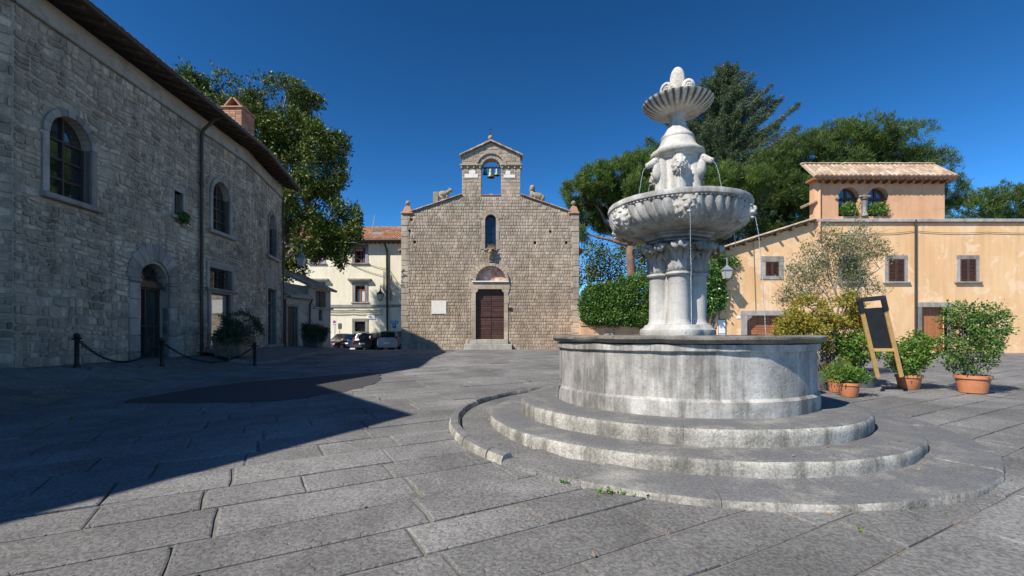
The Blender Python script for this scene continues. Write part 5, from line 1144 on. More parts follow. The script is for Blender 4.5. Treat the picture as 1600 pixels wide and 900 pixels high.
# low peach wall under the hedge
hw = thing('garden_wall', (9, 27.4, .7), 'low peach garden wall under the clipped hedge', 'wall'); hf = frame((4.03, 27.45, 0), (1, 0, 0), (0, -1, 0)); part_box(hw, 'wall_face', M['peach'], hf, 0, 7.3, .4, 2.12, -.3, 0, .01); part_box(hw, 'coping', M['tuffs'], hf, 0, 7.3, 2.12, 2.18, -.34, .05, .01)
part_box(hw, 'return_wall', M['peach'], frame((4.04, 27.45, 0), V(.125, .992, 0), V(-.992, .125, 0)), .3, 4.6, .3, 2.6, -.3, 0, .01)
part_prism(hw, 'stone_basin', M['dress'], hf, [(1.35, .7), (1.95, .7), (1.95, 1.5), (1.8, 1.7), (1.5, 1.7), (1.35, 1.5)], .0, .25)
# ------------------------------------------------------------ trees
def lobe(px, py, rx, ry, y, dy=None):
    k = y / FPX; return (tuple(P(px, py, y)), (rx * k, (dy if dy else rx) * k, ry * k))
def tree(name, label, base, lobes, mats, n_rose, leafargs, trunk_r, fork, inner=.45, gap=-.12, gf=.45, twigs=3, fn=None, group=None):
    t = thing(name, base, label, 'tree', group); mb = MB(); b = V(*base); f = V(*fork)
    limb(mb, b, f, trunk_r, trunk_r * .75, .02, 10)
    for c, r in lobes:
        c = V(*c); pts = limb(mb, f + (c - f) * .02, c, trunk_r * .42, trunk_r * .1, .08)
        for k in range(twigs):
            d = V(R.gauss(0, 1), R.gauss(0, 1), R.gauss(.2, 1)).normalized(); limb(mb, pts[R.choice((4, 5, 6))], c + V(d.x * r[0], d.y * r[1], d.z * r[2]) * .93, trunk_r * .12, .02, .1, 5, 5)
    mb.build('trunk', mats[0], t, smooth=True)
    C, O = in_lobes(lobes, n_rose, inner, gap, gf)
    np_obj('crown', *(fn(C, O) if fn else leaves(C, *leafargs[:3], up=leafargs[3], out=O, ow=leafargs[4], jit=leafargs[5])), mats[1], t)
    return t
# magnolia behind the stone building
MY = 33
ml = [lobe(330, 138, 40, 34, MY), lobe(296, 142, 30, 30, MY), lobe(300, 170, 34, 36, MY), lobe(360, 175, 40, 38, MY), lobe(405, 140, 26, 22, MY), lobe(447, 150, 34, 24, MY), lobe(478, 158, 26, 14, MY + 1), lobe(400, 210, 48, 48, MY), lobe(455, 205, 44, 40, MY), lobe(490, 225, 30, 34, MY - 1), lobe(440, 265, 56, 44, MY),
      lobe(500, 280, 38, 34, MY - 1), lobe(527, 228, 17, 22, MY - 1), lobe(522, 262, 20, 22, MY - 1), lobe(470, 325, 56, 42, MY - 1), lobe(525, 345, 40, 34, MY - 2), lobe(548, 372, 20, 22, MY - 2), lobe(500, 375, 46, 30, MY - 1.5), lobe(455, 385, 30, 34, MY), lobe(458, 420, 22, 22, MY), lobe(535, 398, 14, 22, MY - 2), lobe(420, 330, 40, 60, MY + 2)]
tree('magnolia_tree', 'tall dark magnolia tree rising behind the rubble stone building', tuple(P(432, 548, 33)), ml, (M['barkg'], M['magn']), 12500, (9, .27, .11, .35, .5, .13), .42, tuple(P(430, 420, 33)), .4, -.09, .45, 4)
# umbrella pines
def needles(n, L, W, up):
    def f(C, O): return leaves(C, n, L, W, up=up, out=O, ow=.35, jit=.1, fold=.0)
    return f
PY = 38
pl = [lobe(905, 303, 26, 22, PY), lobe(932, 285, 32, 26, PY - 1), lobe(968, 275, 36, 26, PY), lobe(1003, 262, 36, 24, PY), lobe(945, 312, 34, 22, PY + 1), lobe(985, 305, 40, 26, PY - 1), lobe(915, 335, 20, 18, PY + 1), lobe(1040, 272, 36, 30, PY), lobe(1085, 285, 40, 28, PY), lobe(1130, 288, 44, 28, PY - 1), lobe(1165, 285, 36, 26, PY - 1), lobe(1020, 330, 40, 26, PY), lobe(1090, 330, 50, 30, PY), lobe(915, 365, 14, 12, PY), lobe(965, 345, 40, 22, PY + 1)]
pt = tree('umbrella_pine', 'umbrella pine with bright green crown behind the fountain bowl', (P(988, 522, PY).x, PY, .8), pl, (M['bark'], M['pinel']), 9500, None, .42, tuple(P(985, 385, PY)), .5, -.16, .7, 2, needles(30, .36, .034, .9))
p2 = [lobe(1215, 265, 46, 34, 41), lobe(1262, 240, 46, 32, 40), lobe(1310, 225, 46, 32, 40), lobe(1352, 218, 46, 34, 40), lobe(1240, 300, 56, 40, 41), lobe(1300, 275, 56, 40, 40), lobe(1355, 265, 56, 40, 41), lobe(1400, 232, 46, 34, 40), lobe(1440, 262, 42, 36, 40), lobe(1395, 290, 56, 40, 41), lobe(1195, 330, 40, 40, 42), lobe(1250, 345, 50, 34, 42), lobe(1465, 300, 36, 34, 41)]
tree('umbrella_pine', 'broad dense pine filling the sky behind the orange loft', (P(1300, 522, 41).x, 41, .8), p2, (M['bark'], M['pined']), 11000, None, .45, tuple(P(1300, 400, 41)), .5, -.2, .6, 2, needles(28, .38, .038, .9))
p3 = [lobe(1520, 330, 40, 26, 52), lobe(1560, 318, 40, 26, 52), lobe(1600, 325, 44, 28, 52), lobe(1640, 330, 40, 28, 52)]
tree('umbrella_pine', 'distant pine over the right end of the orange roof', (P(1575, 522, 52).x, 52, .8), p3, (M['bark'], M['pined']), 1500, None, .4, tuple(P(1575, 420, 52)), .5, -.2, .5, 2, needles(20, .5, .06, .9))
# cedar with upswept, drooping-fringed boughs
CYD = 47
cd = thing('cedar_tree', tuple(P(1135, 540, CYD)), 'tall blue green cedar with upswept boughs behind the fountain', 'tree')
mb = MB(); bx = P(1130, 540, CYD); tp = P(1131, 100, CYD); mb.tube([bx.lerp(tp, i / 10) + V(nz((i, 0, 0), .7) * .25, 0, 0) for i in range(11)], [lerp(.5, .03, (i / 10) ** .8) for i in range(11)], 8)
parts_ = []
for k in range(270):
    t = (k / 270) ** .85; py = lerp(430, 101, t); o = P(1131, py, CYD); a = R.uniform(0, 2 * PI); L = lerp(12.5, .7, t ** .9) * R.uniform(.5, 1.0)
    if k % 5 == 0: a = R.choice((0, 0, PI)) + R.uniform(-.3, .3); L = lerp(15.5, 1.0, t ** .95) * R.uniform(.85, 1.08)
    d = V(math.cos(a), math.sin(a), 0); pts = []
    for i in range(11):
        s = i / 10; pts.append(o + d * (L * s) + V(0, 0, L * ((.4 if k % 5 == 0 else .25) * s ** 1.3 - .1 * math.sin(PI * s))) + V(0, 0, nz(o + d * L * s, .8) * .2))
    mb.tube(pts, [lerp(.09, .012, i / 10) for i in range(11)], 5)
    C = []; dn = []
    m = int(20 * L) + 12
    for j in range(m):
        s = R.uniform(.14, 1) ** .8; p = pts[min(10, int(s * 10))].lerp(pts[min(10, int(s * 10) + 1)], s * 10 % 1); wd = .62 * math.sin(PI * min(1, s * .8 + .2)) * (L / 5 + .35) * (1.05 - .6 * s); off = V(-d.y, d.x, 0) * R.uniform(-wd, wd)
        C.append(list(p + off + V(0, 0, -abs(off.length) * .42 - R.uniform(0, .42)))); q = d * .7 + off * .6 + V(0, 0, -.55); dn.append(list(q.normalized()))
    parts_.append(leaves(np.array(C), 11, .32, .042, up=-.1, out=np.array(dn), ow=1.0, jit=.13, fold=.0))
for tx, ty, oy in ((1247, 160, 232), (1243, 196, 262), (1204, 131, 190), (1176, 112, 160), (1232, 232, 300), (984, 240, 290), (1012, 214, 262), (1058, 170, 215), (1094, 128, 168), (1222, 150, 215), (1150, 98, 128), (1218, 215, 285)):
    o, e = P(1131, oy, CYD), P(tx, ty, CYD - R.uniform(0, 1.5)); L = (e - o).length; d = (e - o).normalized(); sd = d.cross(V(0, 1, 0)).normalized(); C = []; dn = []
    pts = [o.lerp(e, i / 10) - V(0, 0, L * .07 * math.sin(PI * i / 10)) for i in range(11)]; mb.tube(pts, [lerp(.11, .012, i / 10) for i in range(11)], 5)
    for j in range(int(34 * L)):
        s = R.uniform(.1, 1); p = pts[min(10, int(s * 10))].lerp(pts[min(10, int(s * 10) + 1)], s * 10 % 1); wd = .8 * (1.08 - s) + .1; off = V(R.uniform(-.25, .25) * wd, R.uniform(-1, 1) * wd, -R.random() ** 1.5 * wd * 1.25)
        C.append(list(p + off)); dn.append(list((d * .6 + V(0, off.y * .5, -.6)).normalized()))
    parts_.append(leaves(np.array(C), 11, .3, .042, up=-.1, out=np.array(dn), ow=1.0, jit=.1, fold=.0))
mb.build('trunk', M['bark'], cd, smooth=True); np_obj('crown', *cat(parts_), M['cedar'], cd)
# slender dark tree and hedge right of the church
tl_ = [lobe(925, 400, 22, 26, 44), lobe(915, 440, 22, 26, 44), lobe(950, 385, 24, 24, 45), lobe(985, 400, 26, 28, 46), lobe(955, 425, 30, 24, 45), lobe(1010, 420, 24, 28, 46)]
tree('thin_tree', 'sparse dark leafed tree between the church and the pine trunk', (P(950, 522, 45).x, 45, .7), tl_, (M['barkg'], M['magn']), 1700, (8, .24, .12, .2, .4, .3), .16, tuple(P(950, 440, 45)), .2, .0, .6, 6)
he = thing('hedge', (7, 27.6, .7), 'thick clipped green hedge over the peach garden wall', 'hedge')
HY = 27.75
hl_ = [lobe(926, 478, 20, 34, HY, 16), lobe(948, 474, 26, 33, HY, 16), lobe(970, 472, 28, 36, HY - .1, 18), lobe(1000, 467, 34, 40, HY - .1, 18), lobe(1040, 476, 34, 40, HY, 18), lobe(1080, 482, 34, 36, HY, 18), lobe(934, 495, 22, 14, HY - .15, 18), lobe(960, 496, 30, 13, HY - .2, 18), lobe(1005, 497, 36, 14, HY - .2, 18), lobe(1050, 495, 40, 18, HY - .1, 18)]
C, O = in_lobes(hl_, 13000, .8, -.9, .8); np_obj('leaves', *leaves(C, 7, .12, .085, up=.2, out=O, ow=.8, jit=.08), M['hedge'], he)
mb = MB(); [limb(mb, (x, 27.8, 1.0), (x + R.uniform(-.3, .3), 27.8, 3.2), .05, .02) for x in np.arange(4.5, 10.8, .6)]; mb.build('stems', M['barkg'], he)
iv = thing('ivy', (11.2, 25.8, .7), 'dark ivy climbing the corner of the orange house', 'ivy')
il = [lobe(1112, 440, 16, 30, 25.8, 10), lobe(1108, 470, 14, 24, 25.8, 10), lobe(1122, 460, 14, 24, 25.85, 6), lobe(1130, 425, 12, 18, 25.85, 5), lobe(1118, 478, 14, 14, 25.85, 6), lobe(1140, 413, 12, 7, 25.9, 3), lobe(1124, 400, 8, 12, 25.9, 4), lobe(1146, 408, 8, 6, 25.9, 3)]
C, O = in_lobes(il, 900, .6, -.4, .9); O[:, 1] -= .4; np_obj('leaves', *leaves(C, 7, .13, .11, up=-.2, out=O, ow=.8, jit=.07), M['ivy'], iv)
mb = MB(); [limb(mb, (11.0 + .12 * k, 25.9, .8), P(1105 + 9 * k, 415, 25.88), .03, .01, .08, 5) for k in range(5)]; mb.build('stems', M['barkg'], iv)

# ------------------------------------------------------------ cars in the side street
def paint(name, c):
    g = G(name); g.bsdf((*c, 1), .3, None, Metallic=.35, Coat_Weight=.7); return g.m
M['tyre'] = plain('tyre', (.02, .02, .02), .85, .2, 8); M['rim'] = plain('wheel_rim', (.45, .46, .48), .35, .1, 5, metal=.7); M['tail'] = plain('tail_light', (.4, .02, .015), .25, .1, 4); M['head'] = plain('head_light', (.7, .72, .75), .15, .05, 4); M['carglass'] = glassm('car_glass', (.02, .025, .025), .03, .8); M['plastic'] = plain('black_plastic', (.03, .03, .032), .6, .2, 8)
CARS = {  # stations: x, bottom, belt height, half width, roof height, roof half width  (front = +x)
 'hatch': [(-1.95, .38, .78, .74, .80, .62), (-1.9, .28, .86, .8, .9, .66), (-1.45, .22, .9, .83, 1.36, .58), (-.6, .2, .9, .84, 1.43, .6), (.25, .2, .89, .84, 1.41, .59), (.95, .2, .87, .83, .92, .66), (1.6, .22, .74, .8, .79, .64), (1.92, .28, .6, .72, .64, .55), (1.98, .36, .52, .66, .55, .5)],
 'wagon': [(-2.15, .4, .85, .76, .88, .66), (-2.1, .3, .93, .83, .98, .7), (-1.85, .24, .95, .86, 1.44, .62), (-.7, .22, .95, .87, 1.5, .63), (.35, .22, .93, .87, 1.48, .62), (1.05, .22, .9, .86, .95, .68), (1.75, .24, .78, .83, .83, .66), (2.08, .3, .62, .75, .66, .58), (2.14, .38, .54, .68, .57, .52)],
 'mpv': [(-2.05, .42, .98, .78, 1.0, .68), (-2.02, .3, 1.06, .85, 1.1, .72), (-1.8, .25, 1.08, .88, 1.6, .66), (-.7, .24, 1.08, .89, 1.68, .68), (.5, .24, 1.05, .89, 1.64, .66), (1.35, .24, .98, .88, 1.03, .7), (1.85, .26, .82, .84, .87, .66), (2.1, .32, .66, .76, .7, .58), (2.15, .4, .58, .7, .61, .52)]}
def car(label, kind, loc, head, pm, rails=False):
    t = thing('parked_car', loc, label, 'car', 'cars parked in the side street'); S = CARS[kind]; org = V(*loc)
    h = V(math.cos(head), math.sin(head), 0); s_ = V(-h.y, h.x, 0)
    W = lambda x, y, z: org + h * x + s_ * y + V(0, 0, z)
    body = MB(); rings = []
    for x, zb, zl_, hw_, zr_, rw in S: rings.append([(x, -hw_ * .9, zb), (x, -hw_, zb + .16), (x, -hw_ * .985, zl_), (x, -rw, zr_), (x, -rw * .5, zr_ + .025), (x, rw * .5, zr_ + .025), (x, rw, zr_), (x, hw_ * .985, zl_), (x, hw_, zb + .16), (x, hw_ * .9, zb)])
    def quad(a, b, c, d_, glass=None):
        pts = [W(*q) for q in (a, b, c, d_)]
        if not glass: body.poly(pts); return
        m = sum(pts, V(0, 0, 0)) / 4; inn_ = [p.lerp(m, .13) for p in pts]
        for i in range(4): body.poly([pts[i], pts[(i + 1) % 4], inn_[(i + 1) % 4], inn_[i]])
        gm = MB(); gm.poly([p.lerp(m, .0) for p in inn_]); gm.build(glass, M['carglass'], t)
    for i in range(len(S) - 1):
        A, B = rings[i], rings[i + 1]; cab = 2 <= i < 5 and S[i][4] > S[i][2] + .3 and S[i + 1][4] > S[i + 1][2] + .3
        rearw, frontw = i == 1, i == 4
        for j in range(9):
            gl2 = None
            if j in (2, 6) and cab: gl2 = 'side_window'
            if j == 4 and (rearw): gl2 = 'rear_window'
            if j == 4 and (frontw): gl2 = 'windscreen'
            if gl2 in ('rear_window', 'windscreen'): continue
            if j in (3, 5) and (rearw or frontw): continue
            quad(A[j], B[j], B[j + 1], A[j + 1], gl2)
        if rearw or frontw: quad(A[3], B[3], B[6], A[6], 'rear_window' if rearw else 'windscreen')
        body.poly([W(*q) for q in (A[0], A[9], B[9], B[0])])
    body.poly([W(*q) for q in rings[0]]); body.poly([W(*q) for q in rings[-1]][::-1]); body.build('body', pm, t, smooth='auto')
    ax = (h, s_, V(0, 0, 1)); L0, L1 = S[0][0], S[-1][0]
    for x in (L0 + .72, L1 - .72):
        for e in (-1, 1):
            m = MB(); m.tube([W(x, e * .66, .3), W(x, e * (S[3][3] + .005), .3)], .3, 18); wh = m.build('wheel', M['tyre'], t); m = MB(); m.tube([W(x, e * .7, .3), W(x, e * (S[3][3] + .012), .3)], .19, 14); m.build('rim', M['rim'], wh)
    def bit(name, c, d_, m_, bev=.02): m = MB(); m.box(W(*c), d_, ax, bev); m.build(name, m_, t)
    zb = S[1][2]
    for e in (-1, 1):
        bit('tail_light', (L0 + .06, e * (S[1][3] - .1), zb - .05), (.1, .17, .3 if kind == 'hatch' else .42), M['tail']); bit('head_light', (L1 - .12, e * (S[-2][3] - .16), S[-2][2] - .05), (.16, .3, .14), M['head']); bit('wing_mirror', (.95, e * (S[4][3] + .08), S[4][2] + .06), (.1, .17, .12), pm)
    bit('bumper', (L0 + .02, 0, .42), (.14, S[1][3] * 1.86, .22), pm if kind != 'wagon' else M['plastic']); bit('bumper', (L1 - .06, 0, .4), (.16, S[-2][3] * 1.9, .2), pm)
    bit('number_plate', (L0 - .05, 0, .62 if kind != 'mpv' else .68), (.03, .5, .12), M['paper'], .004); bit('number_plate', (L1 + .025, 0, .42), (.03, .5, .11), M['paper'], .004); bit('grille', (L1 - .01, 0, .5), (.03, .7, .09), M['plastic'], .005)
    if rails:
        for e in (-1, 1): m = MB(); m.tube([W(-1.6, e * .58, 1.52), W(-1.3, e * .58, 1.57), W(.1, e * .58, 1.56), W(.35, e * .58, 1.5)], .022, 6); m.build('roof_rail', M['zinc'], t)
    return t
def on(px, y): x = (px - 800) / FPX * y; return (x, y, gz(x, y) - .01)
car('dark plum hatchback parked nose to the viewer, leftmost of the cars', 'hatch', on(538, 40.5), rad(-112), paint('plum_paint', (.05, .025, .035)))
car('dark blue hatchback seen from behind, between plum and black cars', 'hatch', on(563, 41.2), rad(72), paint('blue_paint', (.02, .03, .06)))
car('black estate car with roof rails seen from behind', 'wagon', on(585, 40.0), rad(80), paint('black_paint', (.018, .018, .02)), True)
car('silver people carrier partly hidden by the church corner', 'mpv', on(619, 39.6), rad(84), paint('silver_paint', (.42, .46, .52)))

# ------------------------------------------------------------ traffic signs
M['sblue'] = plain('sign_blue', (.01, .1, .45), .4, .04, 4); M['slblue'] = plain('sign_light_blue', (.02, .25, .6), .4, .04, 4); M['sred'] = plain('sign_red', (.6, .02, .03), .4, .04, 4); M['swhite'] = plain('sign_white', (.8, .8, .8), .4, .03, 4)
def text_mesh(parent, s, size, loc, mat, name='lettering'):
    cu = bpy.data.curves.new('txt', 'FONT'); cu.body = s; cu.size = size; cu.align_x = 'CENTER'; cu.align_y = 'CENTER'; cu.extrude = .004; tmp = bpy.data.objects.new('txt', cu); COL.objects.link(tmp); bpy.context.view_layer.update()
    me = bpy.data.meshes.new_from_object(tmp.evaluated_get(bpy.context.evaluated_depsgraph_get())); bpy.data.objects.remove(tmp); me.materials.clear(); me.materials.append(mat); o = link(name, me, parent); o.location = V(*loc) - ORG[parent.name]; o.rotation_euler = (PI / 2, 0, 0); return o
SY = 38.8
sf = frame((0, SY, 0), (1, 0, 0), (0, -1, 0)); sx_ = lambda px: (px - 800) / FPX * SY; sz_ = lambda py: EYE + (HOR - py) / FPX * SY
sp1 = thing('traffic_sign', (sx_(616.5), SY, gz(sx_(616), SY)), 'blue one way arrow and parking sign on a pole by the church', 'traffic sign')
mb = MB(); mb.tube([sf(sx_(616.5), .0, -.06), sf(sx_(616.5), sz_(501), -.06)], .03, 8); mb.build('pole', M['zinc'], sp1)
ap_ = part_box(sp1, 'arrow_panel', M['slblue'], sf, sx_(610.3), sx_(622.2), sz_(505.3), sz_(501.2), -.02, .0); part_prism(ap_, 'arrow', M['swhite'], sf, [(sx_(611), sz_(503.3)), (sx_(612.8), sz_(504.8)), (sx_(612.8), sz_(503.8)), (sx_(620.5), sz_(503.8)), (sx_(620.5), sz_(502.8)), (sx_(612.8), sz_(502.8)), (sx_(612.8), sz_(501.8))], .0, .006)
pp_ = part_box(sp1, 'parking_panel', M['sblue'], sf, sx_(613.2), sx_(619), sz_(512.3), sz_(505.6), -.02, .0); text_mesh(pp_, 'P', .36, sf(sx_(616.1), sz_(508.9), .004), M['swhite'])
SY2 = 40.3; sf2 = frame((0, SY2, 0), (1, 0, 0), (0, -1, 0)); qx = lambda px: (px - 800) / FPX * SY2; qz = lambda py: EYE + (HOR - py) / FPX * SY2
sp2 = thing('traffic_sign', (qx(522.5), SY2, gz(qx(522), SY2)), 'white no stopping sign with red ringed blue disc on a pole', 'traffic sign')
mb = MB(); mb.tube([sf2(qx(523), .0, -.05), sf2(qx(523), qz(501), -.05)], .03, 8); mb.build('pole', M['zinc'], sp2)
bk = part_box(sp2, 'panel', M['swhite'], sf2, qx(519.8), qx(525.2), qz(508.8), qz(500), -.02, .0)
def disc(parent, name, mat, fr, s, z, r, d0, d1): part_prism(parent, name, mat, fr, [(s + r * math.cos(2 * PI * k / 20), z + r * math.sin(2 * PI * k / 20)) for k in range(20)], d0, d1)
disc(bk, 'red_ring', M['sred'], sf2, qx(522.4), qz(502.8), .125, 0, .006); disc(bk, 'blue_disc', M['sblue'], sf2, qx(522.4), qz(502.8), .09, .0, .01)
c, z = qx(522.4), qz(502.8); part_prism(bk, 'red_bar', M['sred'], sf2, [(c - .085, z + .06), (c - .06, z + .085), (c + .085, z - .06), (c + .06, z - .085)], .01, .014)
part_box(bk, 'blue_pictogram', M['slblue'], sf2, qx(520.6), qx(522), qz(508), qz(506), 0, .006, 0); part_box(bk, 'red_pictogram', M['sred'], sf2, qx(523.2), qx(524.6), qz(508), qz(506), 0, .006, 0)
sp3 = thing('sign_back', (qx(528), SY2 + .4, gz(qx(528), SY2)), 'plain brown panel on a pole beside the no stopping sign', 'sign'); mb = MB(); mb.tube([sf2(qx(527.3), 0, -.5), sf2(qx(527.6), qz(506), -.5)], .03, 8); mb.build('pole', M['zinc'], sp3); part_box(sp3, 'panel', M['slate'], sf2, qx(525), qx(531), qz(514), qz(505), -.5, -.47)
# lantern strung from the stone building
lc = P(471, 407, 27.2); cor = frs[2](L3[2], 0, .02)
street_lamp('grey lantern hung on wires at the end of the stone building', lc, 1.25, (0, 0, 0), [[V(cor.x, cor.y, 6.75), lc + V(0, 0, 1.0)], [V(cor.x, cor.y, 8.0), P(470, 364, 28.5)]], 'zinc')
o = bpy.data.objects.get('street_lamp')
# ------------------------------------------------------------ planters, bollards, chain
def square_planter(label, c, w0, w1, h, shrub_l, n, mat):
    t = thing('planter', c, label, 'planter', 'planters along the stone building'); c = V(*c); mb = MB()
    pr = [(w0, 0), (w1, h), (w1 - .06, h), (w1 - .08, h - .08)]; p = [c + V(q * i, q * j, z) for q, z in pr for i, j in ((-1, -1), (1, -1), (1, 1), (-1, 1))]
    mb.add(p, [(i * 4 + k, i * 4 + (k + 1) % 4, i * 4 + 4 + (k + 1) % 4, i * 4 + 4 + k) for i in range(3) for k in range(4)] + [(3, 2, 1, 0)]); box_ = mb.build('box', mat, t)
    for i, j in ((-1, -1), (1, -1), (1, 1), (-1, 1)): mb = MB(); mb.tube([c + V(w0 * i, w0 * j, .0), c + V(w1 * i, w1 * j, h)], .025, 5); mb.build('corner_strip', mat, box_)
    mb = MB(); mb.poly([c + V((w1 - .07) * i, (w1 - .07) * j, h - .07) for i, j in ((-1, -1), (1, -1), (1, 1), (-1, 1))]); mb.build('soil', M['soil'], t)
    mb = MB(); [limb(mb, c + V(R.uniform(-.15, .15), R.uniform(-.15, .15), h - .1), V(*l[0]) + V(R.uniform(-.2, .2), R.uniform(-.2, .2), 0), .025, .008, .1, 5, 4) for l in shrub_l for _ in range(4)]; mb.build('stems', M['barkg'], t)
    C, O = in_lobes(shrub_l, n, .35, -.3, 1.2); np_obj('foliage', *leaves(C, 7, .13, .03, up=.5, out=O, ow=.7, jit=.05), M['oleander'], t); return t
b1 = P(366, 559, 17.2); b1.z = gz(b1.x, b1.y) + .1
square_planter('large rusty square planter with wide oleander bush, nearer one', tuple(b1), .42, .5, .72, [lobe(357, 516, 20, 20, 17.2), lobe(382, 512, 22, 22, 17.2), lobe(370, 505, 22, 16, 17), lobe(347, 510, 14, 16, 17.2), lobe(396, 520, 14, 20, 17.1), lobe(370, 525, 30, 14, 17.1)], 2400, M['rust'])
b2 = P(489, 548, 25.2); b2.z = gz(b2.x, b2.y) + .1
square_planter('grey tapered planter with small bush by the outbuilding, farther one', tuple(b2), .34, .42, .75, [lobe(485, 520, 10, 10, 25.2), lobe(497, 517, 12, 12, 25.2), lobe(492, 526, 16, 11, 25.1), lobe(505, 514, 8, 8, 25.2), lobe(478, 514, 7, 8, 25.2)], 1300, M['slate'])
def bollard(label, c):
    t = thing('bollard', c, label, 'bollard', 'iron bollards with chain'); mb = MB(); mb.lathe([(.075, 0), (.075, .04), (.05, .06), (.047, .66), (.06, .68), (.05, .7), (.04, .72)], V(*c), 12); mb.build('post', M['iron'], t, smooth='auto'); mb = MB(); mb.ball(V(*c) + V(0, 0, .78), .07, None, 12, 8); mb.build('ball', M['iron'], t, smooth=True)
    mb = MB(); mb.tube([V(*c) + V(-.12, 0, .71), V(*c) + V(.12, 0, .71)], .022, 6); mb.build('chain_arm', M['iron'], t); return t
q1 = P(398, 573, 16.6); q1.z = gz(q1.x, q1.y); q2 = P(253, 588, 13.7); q2.z = gz(q2.x, q2.y); q3 = P(120, 610, 11.6); q3.z = gz(q3.x, q3.y)
bollard('iron bollard in front of the rusty planter', tuple(q1)); bollard('iron bollard beside the big arched entrance', tuple(q2)); bollard('iron bollard nearest the viewer at the far left', tuple(q3))
for lab, a, b in (('dark chain sagging between the planter bollard and the entrance bollard', q1, q2), ('dark chain sagging between the two leftmost bollards', q2, q3)):
    mb = MB(); a, b = a + V(0, 0, .71), b + V(0, 0, .71); n = 60
    for k in range(n):
        p = [a.lerp(b, t) - V(0, 0, .58 * 4 * t * (1 - t)) for t in (k / n, (k + 1) / n)]; c = (p[0] + p[1]) / 2; d = (p[1] - p[0]).normalized(); sd = d.cross(V(0, 0, 1)).normalized(); up = sd.cross(d) if k % 2 else sd
        L = (p[1] - p[0]).length * .72; mb.tube([c + d * (L * math.cos(t)) + up * (.028 * math.sin(t)) for t in [2 * PI * j / 8 for j in range(9)]], .011, 4, False)
    o = mb.build('chain', M['iron'], None, org=tuple(b)); tag(o, lab, 'chain', 'iron bollards with chain')

# ------------------------------------------------------------ potted plants on the right
def pot(label, px, py, y, r, h, mat, fol, rim=True, name='potted_plant'):
    x = (px - 800) / FPX * y; c = V(x, y, gz(x, y) + .004); t = thing(name, tuple(c), label, 'potted plant', 'potted plants on the right'); mb = MB()
    mb.lathe([(r * .72, 0), (r * .76, .01), (r * .95, h * .8), (r, h * .8), (r * 1.04, h * .82), (r * 1.04, h), (r * .94, h), (r * .92, h * .9)] if rim else [(r * .85, 0), (r, h), (r * .92, h), (r * .9, h * .9)], c, 28); mb.build('pot', mat, t, smooth='auto')
    mb = MB(); mb.lathe([(.005, h * .92), (r * .93, h * .92)], c, 20); mb.build('soil', M['soil'], t)
    for nm, lobes, n, la, m_, kw in fol:
        C, O = in_lobes(lobes, n, kw.get('inner', .3), kw.get('gap', -.2), kw.get('gf', 2.0)); np_obj(nm, *leaves(C, *la, out=O, ow=.6, jit=kw.get('jit', .04)), M[m_], t)
        mb = MB(); [limb(mb, c + V(R.uniform(-.4, .4) * r, R.uniform(-.4, .4) * r, h * .85), V(*l[0]) + V(R.uniform(-.7, .7) * l[1][0], R.uniform(-.5, .5) * l[1][1], R.uniform(-.3, .6) * l[1][2]), kw.get('st', .012), .004, .12, 5, 5) for l in lobes for _ in range(kw.get('ns', 3))]; mb.build('stems', M['barkg'], t)
    return t
pot('terracotta pot with bright green and yellow herbs, nearest pot', 1327, 620, 10.05, .2, .3, M['terra'], [('leaves', [lobe(1318, 588, 14, 8, 10.05), lobe(1335, 586, 18, 10, 10.05), lobe(1348, 590, 10, 8, 10.1)], 230, (6, .085, .035, .5), 'herb', {})])
pot('small terracotta pot with a feathery herb left of nearest pot', 1305, 614, 10.7, .16, .3, M['terra'], [('leaves', [lobe(1302, 588, 14, 10, 10.7), lobe(1312, 578, 10, 14, 10.7)], 200, (7, .09, .015, .7), 'herb', {})])
pot('dark round tub with tall orange green nandina shrub', 1284, 608, 11.3, .4, .42, M['slate'], [('leaves', [lobe(1240, 505, 26, 20, 11.2), lobe(1262, 482, 26, 22, 11.3), lobe(1225, 522, 16, 10, 11.2), lobe(1285, 500, 26, 24, 11.4), lobe(1290, 540, 22, 22, 11.3), lobe(1270, 515, 26, 18, 11.2), lobe(1300, 570, 16, 16, 11.3)], 2300, (6, .085, .032, .1), 'nand', dict(ns=5, gap=-.1))], False)
pot('grey tub with broad yellow green maple by the leaning board', 1345, 612, 11.6, .34, .4, M['slate'], [('leaves', [lobe(1325, 478, 22, 20, 11.6), lobe(1310, 500, 20, 14, 11.6), lobe(1338, 500, 16, 16, 11.7)], 620, (6, .09, .04, .0), 'nand', dict(ns=5)), ('lower_leaves', [lobe(1325, 545, 28, 24, 11.5), lobe(1350, 540, 24, 26, 11.6), lobe(1300, 535, 16, 18, 11.5)], 900, (6, .085, .04, .0), 'herb', dict(ns=5))], False)
pot('terracotta pot with bushy green plant right of leaning board', 1420, 612, 11.2, .26, .34, M['terra'], [('leaves', [lobe(1415, 560, 26, 26, 11.2), lobe(1435, 545, 22, 26, 11.2)], 620, (6, .085, .04, .2), 'herb', {})])
pot('wide terracotta pot with tall leafy shrub at far right', 1520, 622, 10.6, .32, .4, M['terra'], [('leaves', [lobe(1515, 545, 38, 40, 10.6), lobe(1540, 510, 30, 36, 10.6), lobe(1500, 500, 26, 30, 10.7)], 1300, (6, .08, .035, .1), 'hedge', dict(ns=5))])
ox_, oy_ = (1300 - 800) / FPX * 13.2, 13.2
ol = [lobe(1240, 440, 26, 36, 13.2), lobe(1262, 410, 30, 36, 13.2), lobe(1290, 385, 34, 36, 13.2), lobe(1320, 400, 34, 40, 13.2), lobe(1345, 390, 34, 44, 13.3), lobe(1300, 440, 44, 36, 13.2), lobe(1345, 440, 34, 36, 13.3), lobe(1375, 420, 26, 44, 13.3), lobe(1228, 462, 18, 18, 13.2)]
